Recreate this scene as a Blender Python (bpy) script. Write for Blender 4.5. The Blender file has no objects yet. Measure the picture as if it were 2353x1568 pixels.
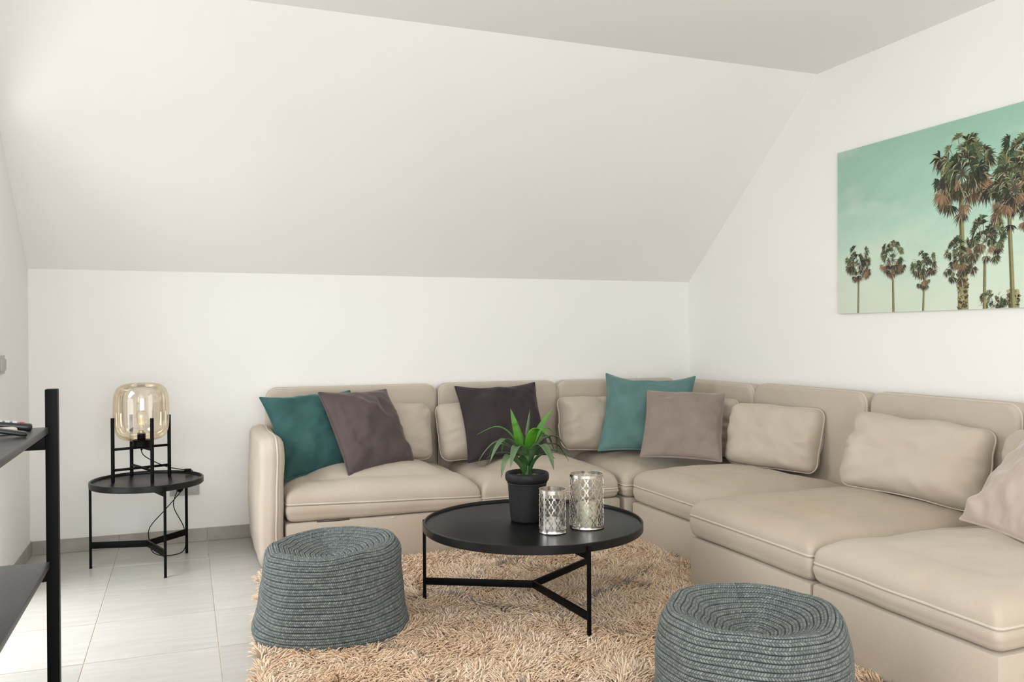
import bpy, bmesh, math, random
import numpy as np
from mathutils import Vector, Matrix

random.seed(7)
RNG = np.random.default_rng(7)
S = bpy.context.scene
COL = S.collection

# ------------------------------------------------------------------ camera
F_PX, YAW, PITCH, ROLL, CAM_H = 1964.29, 0.36595, 0.0075, -0.00479, 1.15
cam_d = bpy.data.cameras.new('camera')
cam_d.sensor_width = 36.0
cam_d.lens = F_PX / 2353 * 36.0
cam_d.clip_start = 0.02
cam = bpy.data.objects.new('camera', cam_d)
COL.objects.link(cam)
_f = Vector((math.sin(YAW) * math.cos(PITCH), math.cos(YAW) * math.cos(PITCH), -math.sin(PITCH)))
_r0 = Vector((math.cos(YAW), -math.sin(YAW), 0))
_u0 = _r0.cross(_f)
_r = math.cos(ROLL) * _r0 + math.sin(ROLL) * _u0
_u = -math.sin(ROLL) * _r0 + math.cos(ROLL) * _u0
_m = Matrix((( _r.x, _u.x, -_f.x, 0), (_r.y, _u.y, -_f.y, 0), (_r.z, _u.z, -_f.z, CAM_H), (0, 0, 0, 1)))
cam.matrix_world = _m
S.camera = cam

# ------------------------------------------------------------------ light
S.view_settings.view_transform = 'Standard'
S.view_settings.look = 'None'
S.view_settings.gamma = 1.0
S.view_settings.use_curve_mapping = False
S.view_settings.exposure = 0.03
S.cycles.use_denoising = True
S.cycles.max_bounces = 10
S.cycles.diffuse_bounces = 6
S.cycles.glossy_bounces = 4
S.cycles.transparent_max_bounces = 16
S.cycles.caustics_reflective = False
S.cycles.caustics_refractive = False
S.cycles.sample_clamp_indirect = 6.0

W = bpy.data.worlds.new('World')
S.world = W
W.use_nodes = True
_bg = W.node_tree.nodes['Background']
_bg.inputs[0].default_value = (0.92, 0.96, 1.0, 1)
_bg.inputs[1].default_value = 1.0


def area_light(name, loc, target, sx, sy, power, color=(1, 1, 1)):
    d = bpy.data.lights.new(name, 'AREA')
    d.shape = 'RECTANGLE'
    d.size, d.size_y, d.energy, d.color = sx, sy, power, color
    o = bpy.data.objects.new(name, d)
    COL.objects.link(o)
    o.location = loc
    o.rotation_euler = (Vector(target) - Vector(loc)).to_track_quat('-Z', 'Y').to_euler()
    return o


DOOR_Y0, DOOR_Y1, DOOR_Z1 = 2.95, 4.22, 2.08
area_light('patio_daylight', (-2.1, 3.3, 2.5), (0.1, 3.5, 0.0), 2.6, 2.2, 165, (0.945, 0.975, 1.0))
area_light('side_window_daylight', (-1.25, 0.75, 1.25), (2.1, 1.9, 0.55), 1.7, 1.9, 42, (0.945, 0.975, 1.0))
area_light('patio_ground_bounce', (-1.5, 3.5, 0.7), (5, 3.6, 1.6), 2.2, 1.2, 18, (1.0, 0.99, 0.97))
area_light('window_daylight', (0.45, -1.56, 1.3), (1.1, 5, 1.5), 1.8, 1.9, 74, (0.945, 0.975, 1.0))

# ------------------------------------------------------------------ helpers
WL = {}


def setp(o, label=None, cat=None, group=None, kind=None):
    if label: o['label'] = label
    if cat: o['category'] = cat
    if group: o['group'] = group
    if kind: o['kind'] = kind
    return o


def thing(name, label, cat, loc, group=None):
    o = bpy.data.objects.new(name, None)
    o.empty_display_size = 0.05
    COL.objects.link(o)
    o.location = loc
    WL[o] = np.array(loc, float)
    return setp(o, label, cat, group)


def mesh(name, V, Fc, mat, parent=None, smooth=True, cols=None, loc=None, fcols=None):
    """V in world coordinates; the object sits at loc (or at its parent's place)."""
    V = np.asarray(V, float)
    if parent is not None:
        L = WL[parent]
    else:
        L = np.array(loc if loc is not None else (0, 0, 0), float)
    Vl = V - L
    me = bpy.data.meshes.new(name)
    if isinstance(Fc, np.ndarray):
        n, k = Fc.shape
        me.vertices.add(len(Vl))
        me.vertices.foreach_set('co', Vl.astype(np.float32).ravel())
        me.loops.add(n * k)
        me.loops.foreach_set('vertex_index', Fc.astype(np.int32).ravel())
        me.polygons.add(n)
        me.polygons.foreach_set('loop_start', np.arange(0, n * k, k, dtype=np.int32))
        me.polygons.foreach_set('loop_total', np.full(n, k, np.int32))
        me.update(calc_edges=True)
        me.validate()
    else:
        me.from_pydata(Vl.tolist(), [], [list(map(int, f)) for f in Fc])
    if smooth:
        me.polygons.foreach_set('use_smooth', np.ones(len(me.polygons), bool))
    if cols is not None:
        a = me.color_attributes.new('Col', 'FLOAT_COLOR', 'POINT')
        c4 = np.ones((len(Vl), 4), np.float32)
        c4[:, :3] = cols
        a.data.foreach_set('color', c4.ravel())
    me.update()
    if mat: me.materials.append(mat)
    o = bpy.data.objects.new(name, me)
    COL.objects.link(o)
    if parent is not None:
        o.parent = parent
        WL[o] = WL[parent]
    else:
        o.location = L
        WL[o] = L
    return o


def flat_smooth(o, deg=35):
    o.data.set_sharp_from_angle(angle=math.radians(deg))
    return o


class MB:
    def __init__(s): s.v, s.f = [], []

    def add(s, V, Fs):
        b = len(s.v)
        s.v += [tuple(p) for p in V]
        s.f += [tuple(i + b for i in f) for f in Fs]
        return s


def box_geo(x0, x1, y0, y1, z0, z1, bev=0.0):
    bm = bmesh.new()
    bmesh.ops.create_cube(bm, size=1)
    for v in bm.verts:
        v.co = Vector(((x0 + x1) / 2 + v.co.x * (x1 - x0), (y0 + y1) / 2 + v.co.y * (y1 - y0), (z0 + z1) / 2 + v.co.z * (z1 - z0)))
    if bev > 0:
        bmesh.ops.bevel(bm, geom=bm.edges[:], offset=bev, segments=2, affect='EDGES', profile=0.6)
    bm.verts.index_update()
    V = [tuple(v.co) for v in bm.verts]
    Fs = [[v.index for v in f.verts] for f in bm.faces]
    bm.free()
    return V, Fs


def bar_geo(a, b, w, h, bev=0.0, up=(0, 0, 1)):
    """rectangular bar from a to b, w across, h along up"""
    a, b = np.array(a, float), np.array(b, float)
    d = b - a
    L = np.linalg.norm(d)
    d /= L
    up = np.array(up, float)
    side = np.cross(d, up); side /= np.linalg.norm(side)
    u = np.cross(side, d)
    V, Fs = box_geo(-w / 2, w / 2, 0, L, -h / 2, h / 2, bev)
    V = [a + side * p[0] + d * p[1] + u * p[2] for p in V]
    return V, Fs


def tube_geo(path, r, n=10, closed=False, caps=True):
    P = np.asarray(path, float)
    M = len(P)
    r = np.broadcast_to(np.asarray(r, float), (M,))
    if closed:
        T = np.roll(P, -1, 0) - np.roll(P, 1, 0)
    else:
        T = np.gradient(P, axis=0)
    T /= np.linalg.norm(T, axis=1)[:, None] + 1e-12
    a = np.array([0, 0, 1.0]) if abs(T[0][2]) < 0.9 else np.array([1.0, 0, 0])
    nrm = np.cross(T[0], a); nrm /= np.linalg.norm(nrm)
    N = [nrm]
    for i in range(1, M):
        v = N[-1] - T[i] * np.dot(N[-1], T[i])
        v /= np.linalg.norm(v) + 1e-12
        N.append(v)
    N = np.array(N)
    B = np.cross(T, N)
    th = np.linspace(0, 2 * np.pi, n, endpoint=False)
    V = P[:, None, :] + r[:, None, None] * (np.cos(th)[None, :, None] * N[:, None, :] + np.sin(th)[None, :, None] * B[:, None, :])
    V = V.reshape(-1, 3)
    Fs = []
    for i in range(M if closed else M - 1):
        j = (i + 1) % M
        for k in range(n):
            l = (k + 1) % n
            Fs.append((i * n + k, i * n + l, j * n + l, j * n + k))
    if caps and not closed:
        Fs.append(tuple(range(n - 1, -1, -1)))
        Fs.append(tuple((M - 1) * n + k for k in range(n)))
    return V, Fs


def lathe_geo(prof, c, n=64, closed=False):
    """prof: list of (r,z) ; c: (x,y)"""
    th = np.linspace(0, 2 * np.pi, n, endpoint=False)
    V, Fs = [], []
    M = len(prof)
    for r, z in prof:
        for t in th:
            V.append((c[0] + r * math.cos(t), c[1] + r * math.sin(t), z))
    for i in range(M if closed else M - 1):
        j = (i + 1) % M
        for k in range(n):
            l = (k + 1) % n
            Fs.append((i * n + k, i * n + l, j * n + l, j * n + k))
    return V, Fs


def crom(pts, n=12, closed=False):
    P = np.asarray(pts, float)
    out = []
    M = len(P)
    rng = range(M) if closed else range(M - 1)
    for i in rng:
        if closed:
            p0, p1, p2, p3 = P[(i - 1) % M], P[i], P[(i + 1) % M], P[(i + 2) % M]
        else:
            p0, p1, p2, p3 = P[max(i - 1, 0)], P[i], P[i + 1], P[min(i + 2, M - 1)]
        for t in np.linspace(0, 1, n, endpoint=False):
            out.append(0.5 * ((2 * p1) + (-p0 + p2) * t + (2 * p0 - 5 * p1 + 4 * p2 - p3) * t * t + (-p0 + 3 * p1 - 3 * p2 + p3) * t ** 3))
    if not closed: out.append(P[-1])
    return np.array(out)


def h3(i, j, k, seed=0):
    n = (i.astype(np.int64) * 374761393 + j.astype(np.int64) * 668265263 + k.astype(np.int64) * 2147483647 + seed * 974634777) & 0xFFFFFFFF
    n = ((n ^ (n >> 13)) * 1274126177) & 0xFFFFFFFF
    n = n ^ (n >> 16)
    return (n & 0xFFFF) / 65535.0


def noise3(P, scale=1.0, seed=0):
    P = np.asarray(P, float) * scale
    I = np.floor(P).astype(np.int64)
    f = P - I
    f = f * f * (3 - 2 * f)
    out = 0
    for dx in (0, 1):
        for dy in (0, 1):
            for dz in (0, 1):
                w = (f[..., 0] if dx else 1 - f[..., 0]) * (f[..., 1] if dy else 1 - f[..., 1]) * (f[..., 2] if dz else 1 - f[..., 2])
                out = out + w * h3(I[..., 0] + dx, I[..., 1] + dy, I[..., 2] + dz, seed)
    return out * 2 - 1


def fbm(P, scale, seed=0, oct=3):
    return sum(noise3(P, scale * 2 ** o, seed + o) * 0.5 ** o for o in range(oct))


def rrect(hw, hd, r, ns=14, na=7):
    """rounded rectangle outline, fixed point count, counter-clockwise from the right side"""
    hw, hd = max(hw, 1e-5), max(hd, 1e-5)
    r = max(min(r, hw * 0.999, hd * 0.999), 1e-6)
    pts = []
    cs = [(hw - r, hd - r, 0), (-(hw - r), hd - r, 90), (-(hw - r), -(hd - r), 180), (hw - r, -(hd - r), 270)]
    for q in range(4):
        cx, cy, a0 = cs[q]
        for k in range(na):
            a = math.radians(a0 + 90 * k / (na - 1))
            pts.append((cx + r * math.cos(a), cy + r * math.sin(a)))
        nx, ny, a1 = cs[(q + 1) % 4]
        p0 = pts[-1]
        a = math.radians(a1)
        p1 = (nx + r * math.cos(a), ny + r * math.sin(a))
        for k in range(1, ns):
            t = k / ns
            pts.append((p0[0] + (p1[0] - p0[0]) * t, p0[1] + (p1[1] - p0[1]) * t))
    return np.array(pts)


def loft_faces(M, n, cap0=True, cap1=True):
    i = np.arange(M - 1)[:, None]
    k = np.arange(n)[None, :]
    l = (k + 1) % n
    Fs = np.stack([i * n + k, i * n + l, (i + 1) * n + l, (i + 1) * n + k], -1).reshape(-1, 4).tolist()
    if cap0: Fs.append(list(range(n - 1, -1, -1)))
    if cap1: Fs.append([(M - 1) * n + q for q in range(n)])
    return Fs


# ------------------------------------------------------------------ materials
def new_mat(name):
    m = bpy.data.materials.new(name)
    m.use_nodes = True
    nt = m.node_tree
    return m, nt, nt.nodes['Principled BSDF']


def N(nt, t, **kw):
    n = nt.nodes.new(t)
    for k, v in kw.items():
        if k in n.inputs: n.inputs[k].default_value = v
        else: setattr(n, k, v)
    return n


def coords(nt, scale=(1, 1, 1), kind='Object'):
    tc = N(nt, 'ShaderNodeTexCoord')
    mp = N(nt, 'ShaderNodeMapping')
    mp.inputs['Scale'].default_value = scale
    nt.links.new(tc.outputs[kind], mp.inputs['Vector'])
    return mp.outputs['Vector']


def noise(nt, vec, scale, detail=3, rough=0.55):
    n = N(nt, 'ShaderNodeTexNoise')
    n.inputs['Scale'].default_value = scale
    n.inputs['Detail'].default_value = detail
    n.inputs['Roughness'].default_value = rough
    nt.links.new(vec, n.inputs['Vector'])
    return n.outputs['Fac']


def ramp(nt, fac, stops):
    r = N(nt, 'ShaderNodeValToRGB')
    el = r.color_ramp.elements
    while len(el) < len(stops): el.new(0.5)
    for e, (p, c) in zip(el, stops):
        e.position = p
        e.color = (*c, 1)
    nt.links.new(fac, r.inputs['Fac'])
    return r.outputs['Color']


def mixc(nt, fac, a, b, mode='MIX'):
    m = N(nt, 'ShaderNodeMix', data_type='RGBA', blend_type=mode)
    for sock, v in ((m.inputs[0], fac), (m.inputs[6], a), (m.inputs[7], b)):
        if isinstance(v, (int, float)): sock.default_value = v
        elif isinstance(v, tuple): sock.default_value = (*v, 1) if len(v) == 3 else v
        else: nt.links.new(v, sock)
    return m.outputs[2]


def bump(nt, b, height, strength, dist=0.002, prev=None):
    n = N(nt, 'ShaderNodeBump')
    n.inputs['Strength'].default_value = strength
    n.inputs['Distance'].default_value = dist
    nt.links.new(height, n.inputs['Height'])
    if prev is not None: nt.links.new(prev, n.inputs['Normal'])
    nt.links.new(n.outputs['Normal'], b.inputs['Normal'])
    return n.outputs['Normal']


def simple(name, col, rough=0.5, metal=0.0, spec=0.5, var=0.0, vscale=8.0, bstr=0.0, bscale=60.0, bdist=0.002):
    m, nt, b = new_mat(name)
    b.inputs['Roughness'].default_value = rough
    b.inputs['Metallic'].default_value = metal
    b.inputs['Specular IOR Level'].default_value = spec
    b.inputs['Base Color'].default_value = (*col, 1)
    v = coords(nt)
    if var > 0:
        f = noise(nt, v, vscale)
        lo = tuple(c * (1 - var) for c in col)
        hi = tuple(min(1, c * (1 + var)) for c in col)
        nt.links.new(ramp(nt, f, [(0.3, lo), (0.7, hi)]), b.inputs['Base Color'])
    if bstr > 0:
        bump(nt, b, noise(nt, v, bscale, 4), bstr, bdist)
    return m


def fabric_mat(name, col, stain, seat=False):
    m, nt, b = new_mat(name)
    v = coords(nt)
    fine = noise(nt, coords(nt, (1, 1, 2.2)), 330, 2, 0.7)
    big = noise(nt, v, 2.3, 3)
    c1 = ramp(nt, fine, [(0.28, tuple(c * 0.91 for c in col)), (0.72, tuple(min(1, c * 1.07) for c in col))])
    fac = N(nt, 'ShaderNodeMapRange')
    nt.links.new(big, fac.inputs[0])
    fac.inputs[1].default_value, fac.inputs[2].default_value = 0.45, 0.75
    fac.inputs[3].default_value, fac.inputs[4].default_value = 0.0, 0.6
    f_ = fac.outputs[0]
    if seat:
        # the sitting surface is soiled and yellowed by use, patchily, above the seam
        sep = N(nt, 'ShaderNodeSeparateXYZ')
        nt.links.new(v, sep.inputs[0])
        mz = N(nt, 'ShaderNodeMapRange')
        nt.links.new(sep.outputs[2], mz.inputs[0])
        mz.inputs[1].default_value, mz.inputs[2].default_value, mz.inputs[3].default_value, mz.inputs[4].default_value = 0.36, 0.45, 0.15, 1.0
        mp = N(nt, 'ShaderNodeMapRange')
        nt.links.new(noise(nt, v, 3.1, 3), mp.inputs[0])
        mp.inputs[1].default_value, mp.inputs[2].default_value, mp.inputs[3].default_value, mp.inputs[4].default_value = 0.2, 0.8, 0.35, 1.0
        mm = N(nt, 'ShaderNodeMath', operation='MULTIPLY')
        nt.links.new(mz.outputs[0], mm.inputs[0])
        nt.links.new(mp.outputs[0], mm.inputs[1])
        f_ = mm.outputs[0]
    nt.links.new(mixc(nt, f_, c1, stain), b.inputs['Base Color'])
    b.inputs['Roughness'].default_value = 0.92
    b.inputs['Specular IOR Level'].default_value = 0.15
    b.inputs['Sheen Weight'].default_value = 0.12
    b.inputs['Sheen Roughness'].default_value = 0.5
    sx = N(nt, 'ShaderNodeTexWave', wave_type='BANDS', bands_direction='DIAGONAL')
    sx.inputs['Scale'].default_value = 260
    sx.inputs['Distortion'].default_value = 2.0
    nt.links.new(v, sx.inputs['Vector'])
    n1 = bump(nt, b, sx.outputs['Fac'], 0.12, 0.0006)
    n2 = bump(nt, b, noise(nt, v, 700, 2), 0.08, 0.0005, n1)
    bump(nt, b, noise(nt, v, 14, 3), 0.16, 0.012, n2)
    return m


def velvet_mat(name, col, hi):
    m, nt, b = new_mat(name)
    v = coords(nt)
    f = noise(nt, v, 7, 4, 0.55)
    nt.links.new(ramp(nt, f, [(0.2, col), (0.95, hi)]), b.inputs['Base Color'])
    b.inputs['Roughness'].default_value = 0.85
    b.inputs['Specular IOR Level'].default_value = 0.15
    b.inputs['Sheen Weight'].default_value = 0.75
    b.inputs['Sheen Roughness'].default_value = 0.35
    b.inputs['Sheen Tint'].default_value = (*[min(1, c * 2.2 + 0.1) for c in hi], 1)
    n1 = bump(nt, b, noise(nt, v, 340, 2), 0.15, 0.0008)
    bump(nt, b, noise(nt, v, 16, 3), 0.22, 0.012, n1)
    return m


def col_attr_mat(name, rough=0.8, fine=0.0, fscale=400, spec=0.2, sheen=0.0):
    m, nt, b = new_mat(name)
    a = N(nt, 'ShaderNodeVertexColor')
    a.layer_name = 'Col'
    c = a.outputs['Color']
    if fine > 0:
        f = noise(nt, coords(nt), fscale, 2, 0.7)
        c = mixc(nt, 1.0, c, ramp(nt, f, [(0.3, (1 - fine,) * 3), (0.7, (1 + fine,) * 3)]), 'MULTIPLY')
    nt.links.new(c, b.inputs['Base Color'])
    b.inputs['Roughness'].default_value = rough
    b.inputs['Specular IOR Level'].default_value = spec
    b.inputs['Sheen Weight'].default_value = sheen
    return m


M_WALL = simple('wall_paint', (0.87, 0.858, 0.832), 0.75, spec=0.2, var=0.012, vscale=1.5, bstr=0.04, bscale=180)
M_CEIL = simple('ceiling_paint', (0.87, 0.858, 0.832), 0.8, spec=0.15, bstr=0.03, bscale=160)
M_BLACK = simple('black_metal', (0.0035, 0.0035, 0.0038), 0.45, spec=0.09, bstr=0.03, bscale=500)
M_TRAY = simple('black_tray_lacquer', (0.006, 0.006, 0.006), 0.34, spec=0.3, var=0.3, vscale=20, bstr=0.05, bscale=300, bdist=0.0005)
M_SHELF = simple('black_shelf_board', (0.045, 0.045, 0.05), 0.38, spec=0.5, var=0.4, vscale=120, bstr=0.05, bscale=300)
M_GROUT = simple('floor_grout', (0.72, 0.64, 0.54), 0.9, var=0.1, vscale=12)
M_LINEN = fabric_mat('beige_linen', (0.505, 0.438, 0.362), (0.475, 0.395, 0.30))
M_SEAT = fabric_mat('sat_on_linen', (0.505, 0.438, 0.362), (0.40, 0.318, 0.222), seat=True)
M_PIPE = simple('linen_piping', (0.58, 0.515, 0.435), 0.9, spec=0.1, var=0.08, vscale=300)
M_TEAL = velvet_mat('teal_velvet', (0.024, 0.072, 0.069), (0.056, 0.135, 0.127))
M_TEAL2 = velvet_mat('light_teal_velvet', (0.085, 0.165, 0.157), (0.145, 0.25, 0.236))
M_GREY = velvet_mat('mauve_grey_velvet', (0.088, 0.068, 0.066), (0.13, 0.102, 0.098))
M_DARK = velvet_mat('charcoal_velvet', (0.033, 0.025, 0.028), (0.055, 0.043, 0.046))
M_TAUPE = velvet_mat('taupe_velvet', (0.24, 0.19, 0.165), (0.31, 0.25, 0.215))
M_BLUSH = velvet_mat('blush_beige_velvet', (0.47, 0.385, 0.34), (0.53, 0.44, 0.39))
M_PLASTIC_GREY = simple('grey_switch_plastic', (0.42, 0.42, 0.40), 0.4)
M_SKIRT = simple('skirting_tile', (0.36, 0.335, 0.30), 0.5, var=0.14, vscale=9, bstr=0.03)
M_CAULK = simple('skirting_caulk', (0.70, 0.66, 0.58), 0.8, var=0.08, vscale=40)


def tile_mat():
    m, nt, b = new_mat('floor_tile')
    v = coords(nt, (1.2, 9, 1), 'Object')
    f = noise(nt, v, 3.2, 4, 0.6)
    info = N(nt, 'ShaderNodeObjectInfo')
    c = ramp(nt, f, [(0.25, (0.43, 0.41, 0.375)), (0.75, (0.54, 0.52, 0.485))])
    mr = N(nt, 'ShaderNodeMapRange')
    nt.links.new(info.outputs['Random'], mr.inputs[0])
    mr.inputs[3].default_value, mr.inputs[4].default_value = 0.93, 1.06
    mul = N(nt, 'ShaderNodeVectorMath', operation='SCALE')
    nt.links.new(c, mul.inputs[0])
    nt.links.new(mr.outputs[0], mul.inputs['Scale'])
    nt.links.new(mul.outputs[0], b.inputs['Base Color'])
    b.inputs['Roughness'].default_value = 0.3
    b.inputs['Specular IOR Level'].default_value = 0.5
    bump(nt, b, noise(nt, coords(nt, (2, 30, 1)), 8, 3), 0.05, 0.001)
    return m


M_TILE = tile_mat()

# ------------------------------------------------------------------ the room
XL, XR, YB, YF = -0.765, 3.268, 5.098, -1.5
KN, CH, YC = 1.508, 2.578, 3.805
TX, TY = -0.338, 4.686       # a floor joint in each direction
TS = 0.4502


def struct(o):
    o['kind'] = 'structure'
    return o


th = 0.2
struct(mesh('floor', *box_geo(XL - 0.3, XR + 0.1, YF - 0.1, YB + 0.1, -0.12, -0.0035), M_GROUT, smooth=False))
FLOOR = bpy.data.objects['floor']
# tiles laid in the part of the floor that the rug and the sofa leave open
tile_me = None
gap = 0.0048
xs = [XL] + [TX + TS * k for k in range(0, 5)]
ys = [YB] + [TY - TS * k for k in range(0, 10)]
tile_cache = {}
for i in range(len(xs) - 1):
    for j in range(len(ys) - 1):
        x0, x1, y1, y0 = xs[i], xs[i + 1], ys[j], ys[j + 1]
        if x0 > 0.5 and y1 > 2.2: continue
        w, d = x1 - x0 - gap, y1 - y0 - gap
        key = (round(w, 4), round(d, 4))
        if key not in tile_cache:
            V, Fs = box_geo(-w / 2, w / 2, -d / 2, d / 2, -0.004, 0.0, 0.0008)
            me = bpy.data.meshes.new('tile')
            me.from_pydata(V, [], Fs)
            me.materials.append(M_TILE)
            tile_cache[key] = me
        o = bpy.data.objects.new('tile', tile_cache[key])
        COL.objects.link(o)
        o.parent = FLOOR
        o.location = ((x0 + x1) / 2, (y0 + y1) / 2, 0)
# the covered part of the floor
o = mesh('screed', *box_geo(TX + 2 * TS + gap / 2 + 0.002, XR, 2.44, YB, -0.003, -0.0008), M_TILE, FLOOR, smooth=False)

WB, WR, WF = 0.2, 0.2, 0.2
struct(mesh('wall_back', *box_geo(XL - 0.2, XR + 0.2, YB, YB + WB, -0.1, KN + 0.0), M_WALL, smooth=False))


def prism(poly, axis, a0, a1):
    """poly: list of 2D points in the plane normal to axis 'x' (y,z) or 'y' (x,z)"""
    n = len(poly)
    mk = (lambda p, a: (a, p[0], p[1])) if axis == 'x' else (lambda p, a: (p[0], a, p[1]))
    V = [mk(p, a0) for p in poly] + [mk(p, a1) for p in poly]
    Fs = [tuple(range(n)), tuple(range(2 * n - 1, n - 1, -1))] + [(i, i + n, (i + 1) % n + n, (i + 1) % n) for i in range(n)]
    return V, Fs


def fixn(o):
    bm = bmesh.new()
    bm.from_mesh(o.data)
    bmesh.ops.recalc_face_normals(bm, faces=bm.faces[:])
    bm.to_mesh(o.data)
    bm.free()
    return o


room_poly = [(YF - 0.2, -0.1), (YB + 0.2, -0.1), (YB + 0.2, KN - 0.16), (YB, KN), (YC, CH), (YF - 0.2, CH)]
fixn(struct(mesh('wall_right', *prism(room_poly, 'x', XR, XR + 0.2), M_WALL, smooth=False)))
# left wall around the patio door and the side window
b = MB()
b.add(*prism([(DOOR_Y1, -0.1), (YB + 0.2, -0.1), (YB + 0.2, KN - 0.16), (YB, KN), (DOOR_Y1, CH - (DOOR_Y1 - YC) * (CH - KN) / (YB - YC))], 'x', XL - 0.22, XL))
b.add(*prism([(1.85, -0.1), (DOOR_Y0, -0.1), (DOOR_Y0, CH), (1.85, CH)], 'x', XL - 0.22, XL))
b.add(*prism([(YF - 0.2, -0.1), (-0.1, -0.1), (-0.1, CH), (YF - 0.2, CH)], 'x', XL - 0.22, XL))
b.add(*prism([(-0.1, -0.1), (1.85, -0.1), (1.85, 0.12), (-0.1, 0.12)], 'x', XL - 0.22, XL))
b.add(*prism([(-0.1, 2.2), (1.85, 2.2), (1.85, CH), (-0.1, CH)], 'x', XL - 0.22, XL))
b.add(*prism([(DOOR_Y0, DOOR_Z1), (DOOR_Y1, DOOR_Z1), (DOOR_Y1, CH - (DOOR_Y1 - YC) * (CH - KN) / (YB - YC)), (YC, CH), (DOOR_Y0, CH)], 'x', XL - 0.22, XL))
fixn(struct(mesh('wall_left', b.v, b.f, M_WALL, smooth=False)))
fixn(struct(mesh('ceiling', *box_geo(XL - 0.22, XR + 0.2, YF - 0.2, YC, CH, CH + 0.2), M_CEIL, smooth=False)))
fixn(struct(mesh('ceiling_slope', *prism([(YC, CH), (YB, KN), (YB + 0.2, KN - 0.02), (YB + 0.2, KN + 0.16), (YC, CH + 0.2)], 'x', XL - 0.22, XR + 0.2), M_WALL, smooth=False)))
# wall behind the camera with a wide window opening
b = MB()
b.add(*box_geo(XL - 0.2, -0.45, YF - 0.2, YF, -0.1, CH))
b.add(*box_geo(2.85, XR + 0.2, YF - 0.2, YF, -0.1, CH))
b.add(*box_geo(-0.45, 2.85, YF - 0.2, YF, -0.1, 0.35))
b.add(*box_geo(-0.45, 2.85, YF - 0.2, YF, 2.35, CH))
struct(mesh('wall_front', b.v, b.f, M_WALL, smooth=False))

# skirting tiles
SK, ST = 0.0735, 0.009
bb = struct(mesh('baseboard_back', *box_geo(XL, 0.62, YB - 0.002, YB, 0, SK), M_CAULK, smooth=False))
for k in range(3):
    x0 = XL + 0.009 if k == 0 else TX + TS * (k - 1)
    x1 = TX + TS * k
    mesh('tile', *box_geo(x0 + 0.0012, x1 - 0.0012, YB - ST, YB - 0.002, 0.0005, SK, 0.0012), M_SKIRT, bb, smooth=False)
bl = struct(mesh('baseboard_left', *box_geo(XL, XL + 0.003, DOOR_Y1 + 0.02, YB, 0, SK), M_CAULK, smooth=False))
for k in range(2):
    y1 = YB - ST - 0.001 if k == 0 else TY
    y0 = TY if k == 0 else DOOR_Y1 + 0.02
    mesh('tile', *box_geo(XL + 0.002, XL + ST, y0 + 0.0012, y1 - 0.0012, 0.0005, SK, 0.0012), M_SKIRT, bl, smooth=False)
mesh('caulk', *box_geo(XL, XL + 0.006, DOOR_Y1 + 0.02, YB, SK, SK + 0.006, 0.002), M_CAULK, bl)

# frame of the patio door in the left wall
M_FRAME = simple('door_frame_white', (0.7, 0.7, 0.69), 0.4)
b = MB()
for y0, y1, z0, z1 in ((DOOR_Y0, DOOR_Y0 + 0.05, 0, DOOR_Z1), (DOOR_Y1 - 0.05, DOOR_Y1, 0, DOOR_Z1), (DOOR_Y0 + 0.05, DOOR_Y1 - 0.05, DOOR_Z1 - 0.05, DOOR_Z1)):
    b.add(*box_geo(XL - 0.2, XL - 0.12, y0, y1, z0, z1))
struct(mesh('door_1', b.v, b.f, M_FRAME, smooth=False))
b = MB()
for y0, y1, z0, z1 in ((-0.1, -0.04, 0.12, 2.2), (0.85, 0.92, 0.18, 2.14), (1.79, 1.85, 0.12, 2.2), (-0.04, 1.79, 0.12, 0.18), (-0.04, 1.79, 2.14, 2.2)):
    b.add(*box_geo(XL - 0.2, XL - 0.13, y0, y1, z0, z1))
struct(mesh('window_1', b.v, b.f, M_FRAME, smooth=False))


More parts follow.
